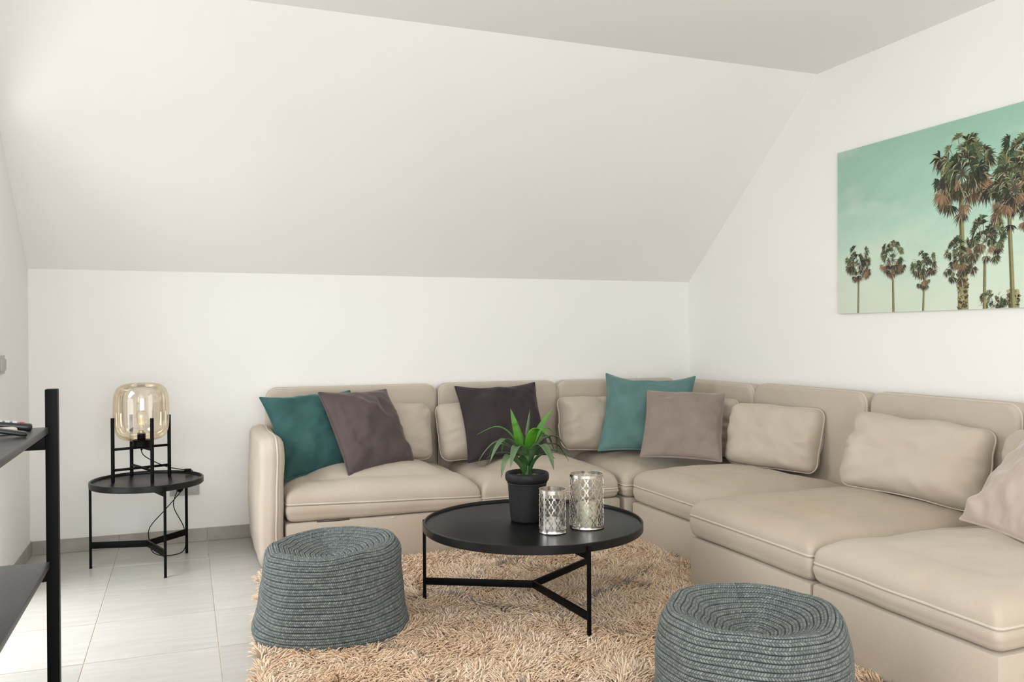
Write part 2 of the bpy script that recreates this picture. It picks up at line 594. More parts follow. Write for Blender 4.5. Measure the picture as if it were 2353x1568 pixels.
# ------------------------------------------------------------------ soft furnishing shapes
def seat_cushion(x0, x1, y0, y1, zb, zs, zt, crown, bulge, seed, rc=0.022, shoulder=0.13, sag=None):
    """boxed seat cushion lofted from its base ring over the seam to a domed crown"""
    cx, cy, hw, hd = (x0 + x1) / 2, (y0 + y1) / 2, (x1 - x0) / 2, (y1 - y0) / 2
    prof = []  # (inset, z, crown weight)
    prof.append((0.05, zb + 0.0, 0))
    for t in np.linspace(0, 1, 7):
        a = t * math.pi / 2
        prof.append((0.028 * (1 - math.sin(a)), zb + 0.028 * (1 - math.cos(a)), 0))
    for t in np.linspace(0.12, 0.88, 7):
        prof.append((-bulge * math.sin(math.pi * t), zb + 0.028 + (zs - zb - 0.028) * t, 0))
    prof.append((0.006, zs - 0.003, 0))
    prof.append((0.0, zs + 0.003, 0))
    for t in np.linspace(0.04, 1, 16):
        a = t * math.pi / 2
        prof.append((shoulder * (1 - math.cos(a)) - bulge * math.sin(math.pi * min(1, t * 1.25)) * 1.2, zs + (zt - zs) * math.sin(a) ** 0.92, 0))
    m = min(hw, hd)
    for t in np.linspace(0.05, 1, 18):
        ins = shoulder + (m - shoulder - 0.00002) * t
        prof.append((ins, zt + crown * (1 - (1 - t) ** 2.2), t))
    rings = []
    for ins, z, t in prof:
        rr = max(rc, rc + min(ins, 0.3) * 0.38)
        p = rrect(hw - ins, hd - ins, rr, ns=22, na=7)
        rings.append(np.column_stack([p[:, 0] + cx, p[:, 1] + cy, np.full(len(p), z)]))
    M, n = len(rings), len(rings[0])
    V = np.vstack(rings)
    # fabric slackness
    up = np.clip((V[:, 2] - zs) / (zt - zs), 0, 1)
    d = fbm(V, 5.0, seed, 2) * 0.008 + fbm(V * np.array([1, 1, 0.6]), 17.0, seed + 9, 2) * 0.0024
    V[:, 2] += d * up
    side = fbm(V, 7.0, seed + 3, 2) * 0.006
    V[:, 0] += side * np.sign(V[:, 0] - cx) * (np.abs(V[:, 0] - cx) > hw * 0.8)
    V[:, 1] += side * np.sign(V[:, 1] - cy) * (np.abs(V[:, 1] - cy) > hd * 0.8)
    # long-wave sag of the front seam
    if sag:
        w = np.clip((V[:, 2] - zb) / (zs - zb), 0, 1)
        V[:, 2] += sag * ((V[:, 0] - cx) / hw) * w
    si = 1 + 7 + 7 + 1
    seam = V[si * n:(si + 1) * n].copy()
    return V, loft_faces(M, n, True, False), seam


def slab(outline_h, outline_v, r, T, axis, seed, bulge=0.018, edge=0.022, nf=10):
    """upright upholstered panel: rounded rectangle lofted through its thickness T.
    returns local verts (h, t, v) and seams; h across, v up, t from 0 (front) to T (back)"""
    hw, hv = outline_h / 2, outline_v / 2
    prof = []
    for t in np.linspace(1, 0, nf):
        prof.append((edge + (min(hw, hv) - edge - 0.004) * t, -bulge * (1 - (1 - t) ** 2) if t > 0 else 0.0))
    for a in np.linspace(0, math.pi / 2, 6)[1:]:
        prof.append((edge * (1 - math.sin(a)), edge * (1 - math.cos(a))))
    for t in np.linspace(0, 1, 5)[1:-1]:
        prof.append((-0.006 * math.sin(math.pi * t), edge + (T - 2 * edge) * t))
    for a in np.linspace(math.pi / 2, 0, 6):
        prof.append((edge * (1 - math.sin(a)), T - edge * (1 - math.cos(a))))
    prof.append((min(hw, hv) * 0.98, T))
    rings = []
    for ins, t in prof:
        p = rrect(hw - ins, hv - ins, max(0.012, r - ins * 0.6), ns=18, na=9)
        rings.append(np.column_stack([p[:, 0], np.full(len(p), t), p[:, 1]]))
    n = len(rings[0])
    V = np.vstack(rings)
    V[:, 1] += fbm(V, 4.5, seed, 2) * 0.006
    s1 = nf + 4
    seam = V[s1 * n:(s1 + 1) * n].copy()
    return V, loft_faces(len(rings), n), seam


def seam_tube(seam, r=0.0050, n=7):
    return tube_geo(seam, r, n, closed=True)


def basis(az, tilt, roll):
    a, t, r = np.radians([az, tilt, roll])
    n0 = np.array([np.sin(a), -np.cos(a), 0])
    x0 = np.array([np.cos(a), np.sin(a), 0])
    z = np.array([0, 0, 1.0])
    y = np.cos(t) * z - np.sin(t) * n0
    n = np.cos(t) * n0 + np.sin(t) * z
    return np.cos(r) * x0 + np.sin(r) * y, -np.sin(r) * x0 + np.cos(r) * y, n


def throw_pillow(name, label, C, az, tilt, roll, size, T, mat, seed, pinch=0.05, slump=0.0, wr=1.0, pts=None):
    nn = 46
    # denser near the edges
    g = np.linspace(-1, 1, nn)
    g = np.sign(g) * (1 - (1 - np.abs(g)) ** 1.5)
    U, Vv = np.meshgrid(g, g, indexing='ij')
    h = size / 2
    x = h * U * (1 - pinch * (1 - Vv ** 2) * np.abs(U) ** 1.5)
    y = h * Vv * (1 - pinch * (1 - U ** 2) * np.abs(Vv) ** 1.5)
    y = y - slump * h * (1 - U ** 2) * np.clip(Vv, 0, 1) ** 2
    prof = ((1 - U ** 2) * (1 - Vv ** 2))
    z = T / 2 * np.clip(prof, 0, 1) ** 0.5
    P = np.stack([U * 1.0, Vv * 1.0, np.full_like(U, seed * 3.1)], -1)
    edge = 1 - np.clip(prof, 0, 1)
    # soft folds: diagonal ones running from the corners, short gathers along the bottom seam
    folds = fbm(P * np.array([1.6, 1.6, 1]), 1.6, seed, 3) * 0.011
    ang = np.arctan2(Vv, U)
    rad = np.maximum(np.abs(U), np.abs(Vv))
    gath = noise3(np.stack([ang * 7.0, rad * 1.4, np.full_like(U, seed * 1.7)], -1), 1.0, seed + 5)
    gath2 = noise3(np.stack([ang * 3.5, rad * 2.0, np.full_like(U, seed * 2.7)], -1), 1.0, seed + 8)
    low = np.clip(0.55 - Vv * 0.45, 0.2, 1.0)
    z = z + (folds * 1.5 + (gath * 0.013 * np.clip(rad - 0.45, 0, 1) * 1.6 + gath2 * 0.014 * np.clip(rad - 0.2, 0, 1)) * low) * wr * np.clip(prof * 6, 0, 1) ** 0.8
    zb = -(T / 2 * np.clip(prof, 0, 1) ** 0.5) * 0.75
    ex, ey, en = basis(az, tilt, roll)
    C = np.array(C, float)
    def W3(x, y, z): return C + x[..., None] * ex + y[..., None] * ey + z[..., None] * en
    Vf = W3(x, y, z).reshape(-1, 3)
    Vb = W3(x, y, zb).reshape(-1, 3)
    idx = np.arange(nn * nn).reshape(nn, nn)
    border = np.zeros((nn, nn), bool)
    border[0] = border[-1] = True
    border[:, 0] = border[:, -1] = True
    bmap = np.where(border, idx, idx + nn * nn)
    Ff = np.stack([idx[:-1, :-1], idx[1:, :-1], idx[1:, 1:], idx[:-1, 1:]], -1).reshape(-1, 4)
    Fb = np.stack([bmap[:-1, :-1], bmap[:-1, 1:], bmap[1:, 1:], bmap[1:, :-1]], -1).reshape(-1, 4)
    V = np.vstack([Vf, Vb])
    Fs = np.vstack([Ff, Fb])
    used = np.zeros(len(V), bool)
    used[Fs.ravel()] = True
    remap = np.cumsum(used) - 1
    V, Fs = V[used], remap[Fs]
    t = thing(name, label, 'pillow', tuple(C - ey * h * 0.95), None)
    mesh('cover', V, Fs, mat, t)
    br = np.concatenate([idx[:, 0], idx[-1, 1:], idx[-2::-1, -1], idx[0, -2:0:-1]])
    path = Vf[br]
    mesh('piping', *tube_geo(path, 0.0052, 8, closed=True), mat, t)
    return t


def lumbar(name, label, C, az, tilt, roll, w, h, T, seed, r=0.05, group=None):
    prof = []
    P, Q = 2.6, 2.0
    for s in np.concatenate([np.linspace(0.0002, 0.72, 9), np.linspace(0.76, 1.0, 11)]):
        prof.append((s, T / 2 * (1 - s ** 4.2) ** 0.5))
    for s in np.concatenate([np.linspace(1.0, 0.76, 11)[1:], np.linspace(0.72, 0.0002, 9)]):
        prof.append((s, -T / 2 * 0.8 * (1 - s ** 4.2) ** 0.5))
    rings = []
    for s, z in prof:
        m = min(w, h) / 2
        ins = m * (1 - s)
        p = rrect(w / 2 - ins, h / 2 - ins, max(0.01, r * s), ns=20, na=9)
        rings.append(np.column_stack([p, np.full(len(p), z)]))
    n = len(rings[0])
    L = np.vstack(rings)
    ss = np.repeat([p[0] for p in prof], n)
    ang = np.arctan2(L[:, 1] / h, L[:, 0] / w)
    off = np.full(len(L), seed * 1.3)
    folds = fbm(np.column_stack([L[:, 0] * 6, L[:, 1] * 9, off]), 1.0, seed, 3) * 0.017
    g = noise3(np.column_stack([ang * 5.5, ss * 2.2, off]), 1.0, seed + 4) * 0.022 * np.clip(ss - 0.4, 0, 1) * 1.6
    sgn = np.sign(L[:, 2])
    L[:, 2] += sgn * (folds + g) * (1 - ss ** 8)
    # outline irregularity
    wob = noise3(np.column_stack([ang * 2.2, off, off]), 1.0, seed + 11) * 0.012
    rr = np.sqrt(L[:, 0] ** 2 + L[:, 1] ** 2) + 1e-9
    L[:, 0] += L[:, 0] / rr * wob * ss ** 3
    L[:, 1] += L[:, 1] / rr * wob * ss ** 3
    ex, ey, en = basis(az, tilt, roll)
    C = np.array(C, float)
    V = C + L[:, :1] * ex + L[:, 1:2] * ey + L[:, 2:3] * en
    t = thing(name, label, 'cushion', tuple(C - ey * h * 0.48), group)
    mesh('cover', V, loft_faces(len(rings), n, False, False), M_LINEN, t)
    seam = V[19 * n:20 * n]
    mesh('piping', *seam_tube(seam, 0.0042), M_PIPE, t)
    return t


# ------------------------------------------------------------------ the sectional sofa
GS = 'sections of the beige corner sofa'


def base_box(x0, x1, y0, y1, z0, z1):
    V, Fs = box_geo(x0, x1, y0, y1, z0, z1, 0.014)
    return V, Fs


def section(label, sx, sy, zb, zs, zt, crown, back, seed, base=None, sag=None, bulge=0.005, soiled=True):
    """sx, sy: extents of the seat; back: list of (side, a0, a1, coordinate of front face, top)"""
    t = thing('sofa_section', label, 'sofa', ((sx[0] + sx[1]) / 2, (sy[0] + sy[1]) / 2, 0.0), GS)
    bx, by = base if base else (sx, sy)
    flat_smooth(mesh('base', *base_box(bx[0], bx[1], by[0], by[1], 0.014, zb - 0.003), M_LINEN, t), 40)
    V, Fs, seam = seat_cushion(sx[0], sx[1], sy[0], sy[1], zb, zs, zt, crown, bulge, seed, sag=sag)
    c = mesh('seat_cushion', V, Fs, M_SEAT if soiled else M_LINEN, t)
    mesh('piping', *seam_tube(seam), M_PIPE, c)
    for side, a0, a1, f, top in back:
        z0 = 0.10
        Hh = top - z0
        Vl, Fl, sm = slab(a1 - a0 - 0.006, Hh, 0.06, 0.115, 0, seed + 20)
        def place(P):
            P = np.asarray(P)
            if side == 'back':
                return np.column_stack([(a0 + a1) / 2 + P[:, 0], f + P[:, 1], z0 + Hh / 2 + P[:, 2]])
            return np.column_stack([f + P[:, 1], (a0 + a1) / 2 - P[:, 0], z0 + Hh / 2 + P[:, 2]])
        bk = mesh('backrest', place(Vl), Fl, M_LINEN, t)
        mesh('piping', *seam_tube(place(sm)), M_PIPE, bk)
    return t


secA = section('beige sofa section with the armrest, left end of the corner sofa', (0.452, 1.450), (4.245, 4.955), 0.238, 0.312, 0.418, 0.052,
               [('back', 0.428, 1.418, 4.962, 0.850)], 1, sag=-0.014, soiled=False)
secB = section('beige sofa section behind the potted plant, second along the back wall', (1.457, 2.272), (4.245, 4.955), 0.236, 0.285, 0.408, 0.046,
               [('back', 1.428, 2.212, 4.962, 0.852)], 2)
secC = section('beige corner section of the sofa under the light teal pillow', (2.288, 3.09), (4.215, 4.955), 0.236, 0.300, 0.405, 0.03,
               [('back', 2.217, 3.09, 4.962, 0.850), ('right', 4.175, 4.955, 3.105, 0.845)], 3, base=((2.30, 3.09), (4.235, 4.955)))
secD = section('beige sofa section with one lumbar cushion, right of the corner', (2.312, 3.10), (3.312, 4.185), 0.222, 0.308, 0.412, 0.035,
               [('right', 3.285, 4.165, 3.105, 0.855)], 4)
secE = section('beige deep sofa section with a wide lumbar cushion, behind the end section', (2.116, 3.10), (2.508, 3.300), 0.242, 0.335, 0.425, 0.035,
               [('right', 2.455, 3.262, 3.105, 0.860)], 5)
secF = section('beige deep sofa section nearest the camera, under the blush pillow', (2.112, 3.10), (1.735, 2.494), 0.248, 0.318, 0.420, 0.035,
               [('right', 1.650, 2.440, 3.105, 0.860)], 6, soiled=False)

# armrest of the left section: a padded panel standing along its left side
Vl, Fl, sm = slab(0.80, 0.635, 0.085, 0.115, 0, 31, bulge=0.012, edge=0.035)
def place_arm(P):
    P = np.asarray(P)
    return np.column_stack([0.332 + P[:, 1], 4.235 + 0.40 + P[:, 0] * 1.0, 0.016 + 0.3175 + P[:, 2]])
arm_v = place_arm(Vl)
arm = mesh('armrest', arm_v, Fl, M_LINEN, secA)
fixn(arm)
mesh('piping', *seam_tube(place_arm(np.column_stack([sm[:, 0], sm[:, 1] + 0.045, sm[:, 2]])), 0.005), M_PIPE, arm)
# the care tag and the dark zip under the cushion of the left section
mesh('care_tag', *box_geo(0.967, 0.982, 4.2425, 4.2455, 0.226, 0.2335), simple('white_tag', (0.62, 0.59, 0.53), 0.8), secA, smooth=False)
mesh('zipper', *tube_geo(crom([(0.60, 4.254, 0.2345), (0.68, 4.250, 0.234), (0.76, 4.254, 0.2345)], 6), 0.0035, 6), simple('dark_zip', (0.03, 0.03, 0.03), 0.6), secA)

# ------------------------------------------------------------------ lumbar cushions
GL = 'beige lumbar cushions along the sofa backs'
lumbar('lumbar_cushion', 'beige lumbar cushion half hidden behind the mauve-grey pillow', (1.04, 4.80, 0.600), 6, 18, -2, 0.60, 0.33, 0.17, 1, group=GL)
lumbar('lumbar_cushion', 'beige lumbar cushion behind the charcoal pillow', (1.690, 4.80, 0.592), -6, 22, 3.5, 0.62, 0.345, 0.17, 2, group=GL)
lumbar('lumbar_cushion', 'beige lumbar cushion to the left of the light teal pillow', (2.455, 4.80, 0.600), -2, 24, -0.6, 0.60, 0.335, 0.17, 3, group=GL)
lumbar('lumbar_cushion', 'beige lumbar cushion showing only its end beside the taupe pillow', (2.985, 4.44, 0.595), -88, 14, 0, 0.50, 0.34, 0.15, 4, group=GL)
lumbar('lumbar_cushion', 'beige lumbar cushion standing alone on the section right of the corner', (2.965, 3.80, 0.592), -74, 14, 0, 0.575, 0.335, 0.17, 5, group=GL)
lumbar('lumbar_cushion', 'wide beige lumbar cushion with a puckered right end on the deep section', (2.945, 2.825, 0.605), -74, 24, -3, 0.63, 0.35, 0.17, 6, group=GL)
lumbar('lumbar_cushion', 'beige lumbar cushion mostly hidden behind the blush pillow', (2.995, 2.12, 0.605), -88, 12, 0, 0.60, 0.33, 0.15, 7, group=GL)

# ------------------------------------------------------------------ throw pillows
throw_pillow('throw_pillow', 'dark teal velvet pillow leaning against the armrest', (0.680, 4.70, 0.622), 13.4, 40, 2.0, 0.525, 0.23, M_TEAL, 1, 0.105)
throw_pillow('throw_pillow', 'mauve-grey velvet pillow in front of the dark teal one', (0.932, 4.625, 0.634), 31, 31, -1.2, 0.482, 0.21, M_GREY, 2, 0.06)
throw_pillow('throw_pillow', 'charcoal velvet pillow behind the potted plant', (1.735, 4.685, 0.645), -5, 34, 1.8, 0.495, 0.22, M_DARK, 3, 0.08, slump=0.04)
throw_pillow('throw_pillow', 'light teal velvet pillow in the sofa corner', (2.625, 4.555, 0.670), -33, 36, -1.8, 0.55, 0.22, M_TEAL2, 4, 0.09, slump=0.12)
throw_pillow('throw_pillow', 'taupe velvet pillow in front of the light teal one', (2.665, 4.22, 0.628), -35.8, 37, -1.9, 0.445, 0.19, M_TAUPE, 5, 0.05)
throw_pillow('throw_pillow', 'blush beige pillow cut off by the right edge of the photo', (2.775, 2.104, 0.628), -108, 42, 0, 0.47, 0.17, M_BLUSH, 6, 0.04)


# ------------------------------------------------------------------ tables
def tray_table(name, label, cat, c, R, ztop, depth, legR, legs_az, legw, leg_top, bar_z, bar_h, rim_w, ubar_h):
    t = thing(name, label, cat, (c[0], c[1], 0))
    zt = ztop - 0.014
    prof = [(0.0001, zt), (R - rim_w - 0.004, zt), (R - rim_w, zt + 0.002), (R - rim_w + 0.001, ztop - 0.002), (R - rim_w + 0.003, ztop), (R - 0.003, ztop), (R, ztop - 0.003),
            (R, ztop - depth + 0.003), (R - 0.003, ztop - depth), (0.0001, ztop - depth)]
    flat_smooth(mesh('tabletop', *lathe_geo(prof, c, 128), M_TRAY, t), 40)
    ends = []
    for az in legs_az:
        a = math.radians(az)
        e = np.array([c[0] + legR * math.cos(a), c[1] + legR * math.sin(a), 0])
        ends.append(e)
        d = np.array([math.cos(a), math.sin(a), 0])
        V, Fs = box_geo(-legw / 2, legw / 2, -legw * 0.5, legw * 0.5, 0.0, leg_top, 0.0015)
        V = [e + d * p[1] + np.array([-d[1], d[0], 0]) * p[0] + np.array([0, 0, p[2]]) for p in V]
        lg = flat_smooth(mesh('leg', V, Fs, M_BLACK, t))
        V, Fs = box_geo(-legw * .6, legw * .6, -legw * .6, legw * .6, 0.0, 0.004)
        V = [e + np.array(p) for p in V]
        mesh('foot_cap', V, Fs, M_BLACK, lg, smooth=False)
    for z, hgt, nm in ((bar_z, bar_h, 'stretcher'), (ztop - depth - ubar_h / 2, ubar_h, 'top_brace')):
        for az in legs_az:
            a = math.radians(az)
            d = np.array([math.cos(a), math.sin(a), 0])
            C3 = np.array([c[0], c[1], z])
            p1 = C3 + d * (legR - legw * 0.5)
            flat_smooth(mesh(nm, *bar_geo(C3 - d * 0.004, p1, 0.011, hgt, 0.001), M_BLACK, t))
    return t


CT = (1.355, 3.302)
_az = [math.degrees(math.atan2(p[1] - CT[1], p[0] - CT[0])) for p in ((1.389, 2.832), (0.944, 3.519), (1.723, 3.549))]
tray_table('coffee_table', 'large low round black tray table on the shaggy rug', 'table', CT, 0.457, 0.377, 0.034, 0.463, _az, 0.0125, 0.366, 0.105, 0.029, 0.011, 0.026)
SD = (-0.178, 4.640)
_az = [math.degrees(math.atan2(p[1] - SD[1], p[0] - SD[0])) for p in ((-0.441, 4.698), (-0.093, 4.386), (0.001, 4.837))]
tray_table('side_table', 'small round black tray table under the glass lamp', 'table', SD, 0.265, 0.440, 0.030, 0.270, _az, 0.011, 0.431, 0.114, 0.032, 0.012, 0.024)


# ------------------------------------------------------------------ glass lamp
def glass_mat(name, tint, gloss_tint=(1, 1, 1), fmin=0.06, fmax=0.75, rough=0.02):
    m, nt, b = new_mat(name)
    nt.nodes.remove(b)
    out = nt.nodes['Material Output']
    tr = N(nt, 'ShaderNodeBsdfTransparent')
    gl = N(nt, 'ShaderNodeBsdfGlossy')
    gl.inputs['Roughness'].default_value = rough
    gl.inputs['Color'].default_value = (*gloss_tint, 1)
    lw = N(nt, 'ShaderNodeLayerWeight')
    lw.inputs['Blend'].default_value = 0.35
    tc = ramp(nt, lw.outputs['Facing'], [(0.0, tint), (0.75, tuple(c ** 1.6 for c in tint)), (1.0, tuple(c ** 2.6 for c in tint))])
    nt.links.new(tc, tr.inputs['Color'])
    mr = N(nt, 'ShaderNodeMapRange')
    nt.links.new(lw.outputs['Fresnel'], mr.inputs[0])
    mr.inputs[3].default_value, mr.inputs[4].default_value = fmin, fmax
    mx = N(nt, 'ShaderNodeMixShader')
    nt.links.new(mr.outputs[0], mx.inputs[0])
    nt.links.new(tr.outputs[0], mx.inputs[1])
    nt.links.new(gl.outputs[0], mx.inputs[2])
    nt.links.new(mx.outputs[0], out.inputs['Surface'])
    return m


M_AMBER = glass_mat('amber_glass', (0.965, 0.925, 0.855), (1, 0.96, 0.9), 0.10, 0.65)
M_CLEAR = glass_mat('clear_glass', (0.985, 0.985, 0.98), (1, 1, 1), 0.012, 0.3)
ZT = 0.426
LC = np.array([-0.206, 4.699])
lamp = thing('table_lamp', 'amber glass table lamp in a black four-post stand on the side table', 'lamp', (LC[0], LC[1], ZT))
rot = math.radians(-22.5)
ex = np.array([math.cos(rot), math.sin(rot)])
ey = np.array([-ex[1], ex[0]])
posts = [LC + 0.0985 * (sx * ex + sy * ey) * 1.0 for sx, sy in ((-1, -1), (1, -1), (1, 1), (-1, 1))]
for p in posts:
    ps = [(p[0], p[1], ZT), (p[0], p[1], ZT + 0.004), (p[0], p[1], ZT + 0.0041), (p[0], p[1], ZT + 0.317), (p[0], p[1], ZT + 0.32)]
    flat_smooth(mesh('post', *tube_geo(ps, [0.0075, 0.0075, 0.0088, 0.0088, 0.0078], 16), M_BLACK, lamp), 50)
for z in (0.487, 0.590):
    for a, b2 in ((0, 2), (1, 3)):
        d = posts[b2] - posts[a]
        d = d / np.linalg.norm(d)
        A, B = posts[a] + d * 0.006, posts[b2] - d * 0.006
        mesh('crossbar', *tube_geo([(A[0], A[1], z), (B[0], B[1], z)], 0.0066, 12), M_BLACK, lamp)
flat_smooth(mesh('socket_cup', *lathe_geo([(0.0001, 0.594), (0.041, 0.594), (0.0425, 0.596), (0.0425, 0.626), (0.041, 0.628), (0.0001, 0.628)], LC, 40), M_BLACK, lamp))
flat_smooth(mesh('bulb_socket', *lathe_geo([(0.019, 0.628), (0.0195, 0.63), (0.0195, 0.661), (0.018, 0.663), (0.0001, 0.663)], LC, 28), M_BLACK, lamp))
shade = []
for t in np.linspace(0, 1, 60):
    a = -math.pi / 2 + math.pi * t
    ca, sa = max(math.cos(a), 1e-4), math.sin(a)
    r = 0.132 * abs(ca) ** 0.52
    z = 0.770 + 0.146 * math.copysign(abs(sa) ** 0.52, sa)
    if r < 0.038 and sa < 0: continue
    shade.append((max(r, 0.0003), z))
flat_smooth(mesh('glass_shade', *lathe_geo(shade, LC, 72), M_AMBER, lamp), 180)
bulb = [(0.012, 0.663), (0.0135, 0.672), (0.014, 0.685), (0.020, 0.70), (0.028, 0.72), (0.031, 0.74), (0.029, 0.757), (0.021, 0.772), (0.010, 0.780), (0.0003, 0.782)]
bm_ = mesh('bulb', *lathe_geo([tuple(p) for p in crom(bulb, 4)], LC, 28), M_CLEAR, lamp)
brass, nt, b = new_mat('brass_cap')
b.inputs['Base Color'].default_value = (0.62, 0.45, 0.22, 1)
b.inputs['Metallic'].default_value = 1
b.inputs['Roughness'].default_value = 0.3
mesh('bulb_cap', *lathe_geo([(0.0125, 0.661), (0.0135, 0.664), (0.0125, 0.667), (0.0135, 0.670), (0.0125, 0.673)], LC, 24), brass, bm_)
fil, nt, b = new_mat('filament_glow')
b.inputs['Base Color'].default_value = (0.9, 0.5, 0.15, 1)
b.inputs['Emission Color'].default_value = (1.0, 0.55, 0.16, 1)
b.inputs['Emission Strength'].default_value = 0.6
fp = []
for k in range(9):
    a = k * 2 * math.pi / 9 * 2
    fp.append((LC[0] + 0.013 * math.cos(a), LC[1] + 0.013 * math.sin(a), 0.700 if k % 2 else 0.738))
mesh('filament', *tube_geo(fp, 0.0011, 5), fil, bm_)
cord = crom([(LC[0], LC[1], 0.594), (LC[0], LC[1], 0.568), (-0.190, 4.685, 0.545), (-0.140, 4.665, 0.515), (-0.085, 4.655, 0.490), (-0.045, 4.70, 0.472), (-0.005, 4.76, 0.455), (0.014, 4.792, 0.452),
             (0.035, 4.825, 0.425), (-0.02, 4.86, 0.33), (-0.10, 4.87, 0.235), (-0.175, 4.86, 0.150), (-0.180, 4.85, 0.085), (-0.16, 4.80, 0.03), (-0.10, 4.80, 0.006), (-0.02, 4.85, 0.006),
             (0.0, 4.90, 0.05), (-0.012, 4.91, 0.13), (-0.06, 4.93, 0.235), (-0.045, 5.0, 0.30), (-0.03, 5.085, 0.305)], 8)
mesh('power_cord', *tube_geo(cord, 0.0024, 7), M_BLACK, lamp)
mesh('cord_grip', *tube_geo([(LC[0], LC[1], 0.594), (LC[0], LC[1], 0.576)], 0.0055, 10), M_BLACK, lamp)
mesh('cord_switch', *box_geo(-0.006, 0.028, 4.768, 4.790, 0.4405, 0.456, 0.004), M_BLACK, lamp)

# ------------------------------------------------------------------ outlet and switch
t = thing('wall_outlet', 'grey double wall socket low on the back wall behind the side table', 'outlet', (-0.005, YB, 0.30))
flat_smooth(mesh('plate', *box_geo(-0.082, 0.072, YB - 0.009, YB, 0.262, 0.342, 0.003), M_PLASTIC_GREY, t))
for k, xx in enumerate((-0.072, -0.003)):
    flat_smooth(mesh('socket', *box_geo(xx, xx + 0.062, YB - 0.0115, YB - 0.006, 0.272, 0.332, 0.002), M_PLASTIC_GREY, t))
mesh('plug', *tube_geo([(-0.03, YB - 0.01, 0.305), (-0.03, YB - 0.034, 0.305)], 0.018, 16), M_BLACK, lamp)
t = thing('light_switch', 'grey light switch on the left wall', 'switch', (XL, 4.36, 1.025))
flat_smooth(mesh('plate', *box_geo(XL, XL + 0.009, 4.30, 4.415, 0.985, 1.068, 0.002), M_PLASTIC_GREY, t))
for y0 in (4.308, 4.362):
    flat_smooth(mesh('rocker', *box_geo(XL + 0.006, XL + 0.0165, y0, y0 + 0.046, 1.0, 1.052, 0.003), M_PLASTIC_GREY, t))

# ------------------------------------------------------------------ shelf unit at the left edge
shelf = thing('shelf_unit', 'black metal shelf unit at the left edge of the photo', 'shelf', (-0.55, 2.2, 0))
SX0, SX1, SY0, SY1 = -0.745, -0.350, 1.35, 2.862
for px in (SX0, SX1 - 0.0335):
    for py in (SY0, SY1 - 0.036):
        flat_smooth(mesh('post', *box_geo(px, px + 0.0335, py, py + 0.036, 0, 0.996, 0.003), M_BLACK, shelf))
for zt_, zb_ in ((0.885, 0.818), (0.490, 0.430)):
    for py in (SY0, SY1 - 0.036):
        flat_smooth(mesh('crossbar', *box_geo(SX0 + 0.0335, SX1 - 0.0335, py, py + 0.036, zb_, zt_ - 0.0195, 0.002), M_BLACK, shelf))
    flat_smooth(mesh('shelf_board', *box_geo(SX0 + 0.004, SX1 - 0.0235, SY0 + 0.037, SY1 - 0.002 - 0.036, zt_ - 0.019, zt_, 0.002), M_SHELF, shelf))
for zt_, zb_ in ((0.885, 0.818), (0.490, 0.430)):
    pass


def remote(name, label, cat, c, az, L, wd, h, mat, tilt=0.0, keys=True):
    t = thing(name, label, cat, (c[0], c[1], c[2]))
    a = math.radians(az)
    d = np.array([math.cos(a) * math.cos(math.radians(tilt)), math.sin(a) * math.cos(math.radians(tilt)), math.sin(math.radians(tilt))])
    s = np.array([-math.sin(a), math.cos(a), 0])
    u = np.cross(d, s)
    C = np.array(c, float)
    prof = [(0.9, 0.0), (1.0, 0.25), (1.0, 0.6), (0.93, 0.9), (0.8, 1.0)]
    rings = []
    for sc, zz in prof:
        p = rrect(L / 2 - (1 - sc) * wd / 2, wd / 2 * sc, wd * 0.3 * sc, ns=6, na=6)
        rings.append(C + p[:, :1] * d + p[:, 1:2] * s + (zz * h) * u)
    mesh('body', np.vstack(rings), loft_faces(len(rings), len(rings[0])), mat, t)
    if keys:
        kw = simple('key_white', (0.62, 0.64, 0.68), 0.5)
        kr = simple('key_red', (0.6, 0.05, 0.04), 0.5)
        for i in range(9):
            for j in range(3):
                if i == 8 and j != 1: continue
                q = C + d * (-L * 0.40 + i * L * 0.095) + s * (j - 1) * wd * 0.27 + u * (h + 0.0005)
                V, Fs = box_geo(-L * 0.03, L * 0.03, -wd * 0.09, wd * 0.09, -0.001, 0.0025, 0.0008)
                V = [q + d * p[0] + s * p[1] + u * p[2] for p in V]
                mesh('key', V, Fs, kr if i == 8 else kw, t)
    return t


M_RBLK = simple('remote_black', (0.015, 0.015, 0.017), 0.3)
M_RWHT = simple('remote_cream', (0.66, 0.64, 0.56), 0.4)
ZS = 0.886
remote('remote_control', 'cream coloured remote lying under the black one', 'remote', (-0.500, 2.640, ZS), 20, 0.15, 0.05, 0.018, M_RWHT, 0, False)
remote('remote_control', 'black remote with white keys and one red key on the shelf', 'remote', (-0.497, 2.722, ZS + 0.0125), 10, 0.19, 0.048, 0.019, M_RBLK, -8, True)
remote('remote_control', 'thin black remote propped up in front of the cream one', 'remote', (-0.486, 2.545, ZS + 0.0215), 14, 0.20, 0.045, 0.012, M_RBLK, -12, False)

# ------------------------------------------------------------------ rug
rug = thing('shaggy_rug', 'tan shaggy rug with faint grey lines under the coffee table', 'rug', (1.2, 3.0, 0))
def rug_left(y): return 0.205 + (y - 2.88) * 0.092
RY0, RY1 = 1.25, 4.235
V, Fs = prism([(rug_left(RY0) + 0.01, 0.0005), (2.30, 0.0005), (2.30, 0.012), (rug_left(RY0) + 0.01, 0.012)], 'y', RY0, RY1)
V = [(rug_left(y) + 0.01 if abs(x - (rug_left(RY0) + 0.01)) < 1e-6 else x, y, z) for x, y, z in V]
M_RUGB = simple('rug_backing', (0.46, 0.31, 0.19), 0.95, var=0.15, vscale=40)
fixn(mesh('backing', V, Fs, M_RUGB, rug, smooth=False))
P1, P2 = np.array([0.527, 3.345]), np.array([1.505, 2.03])


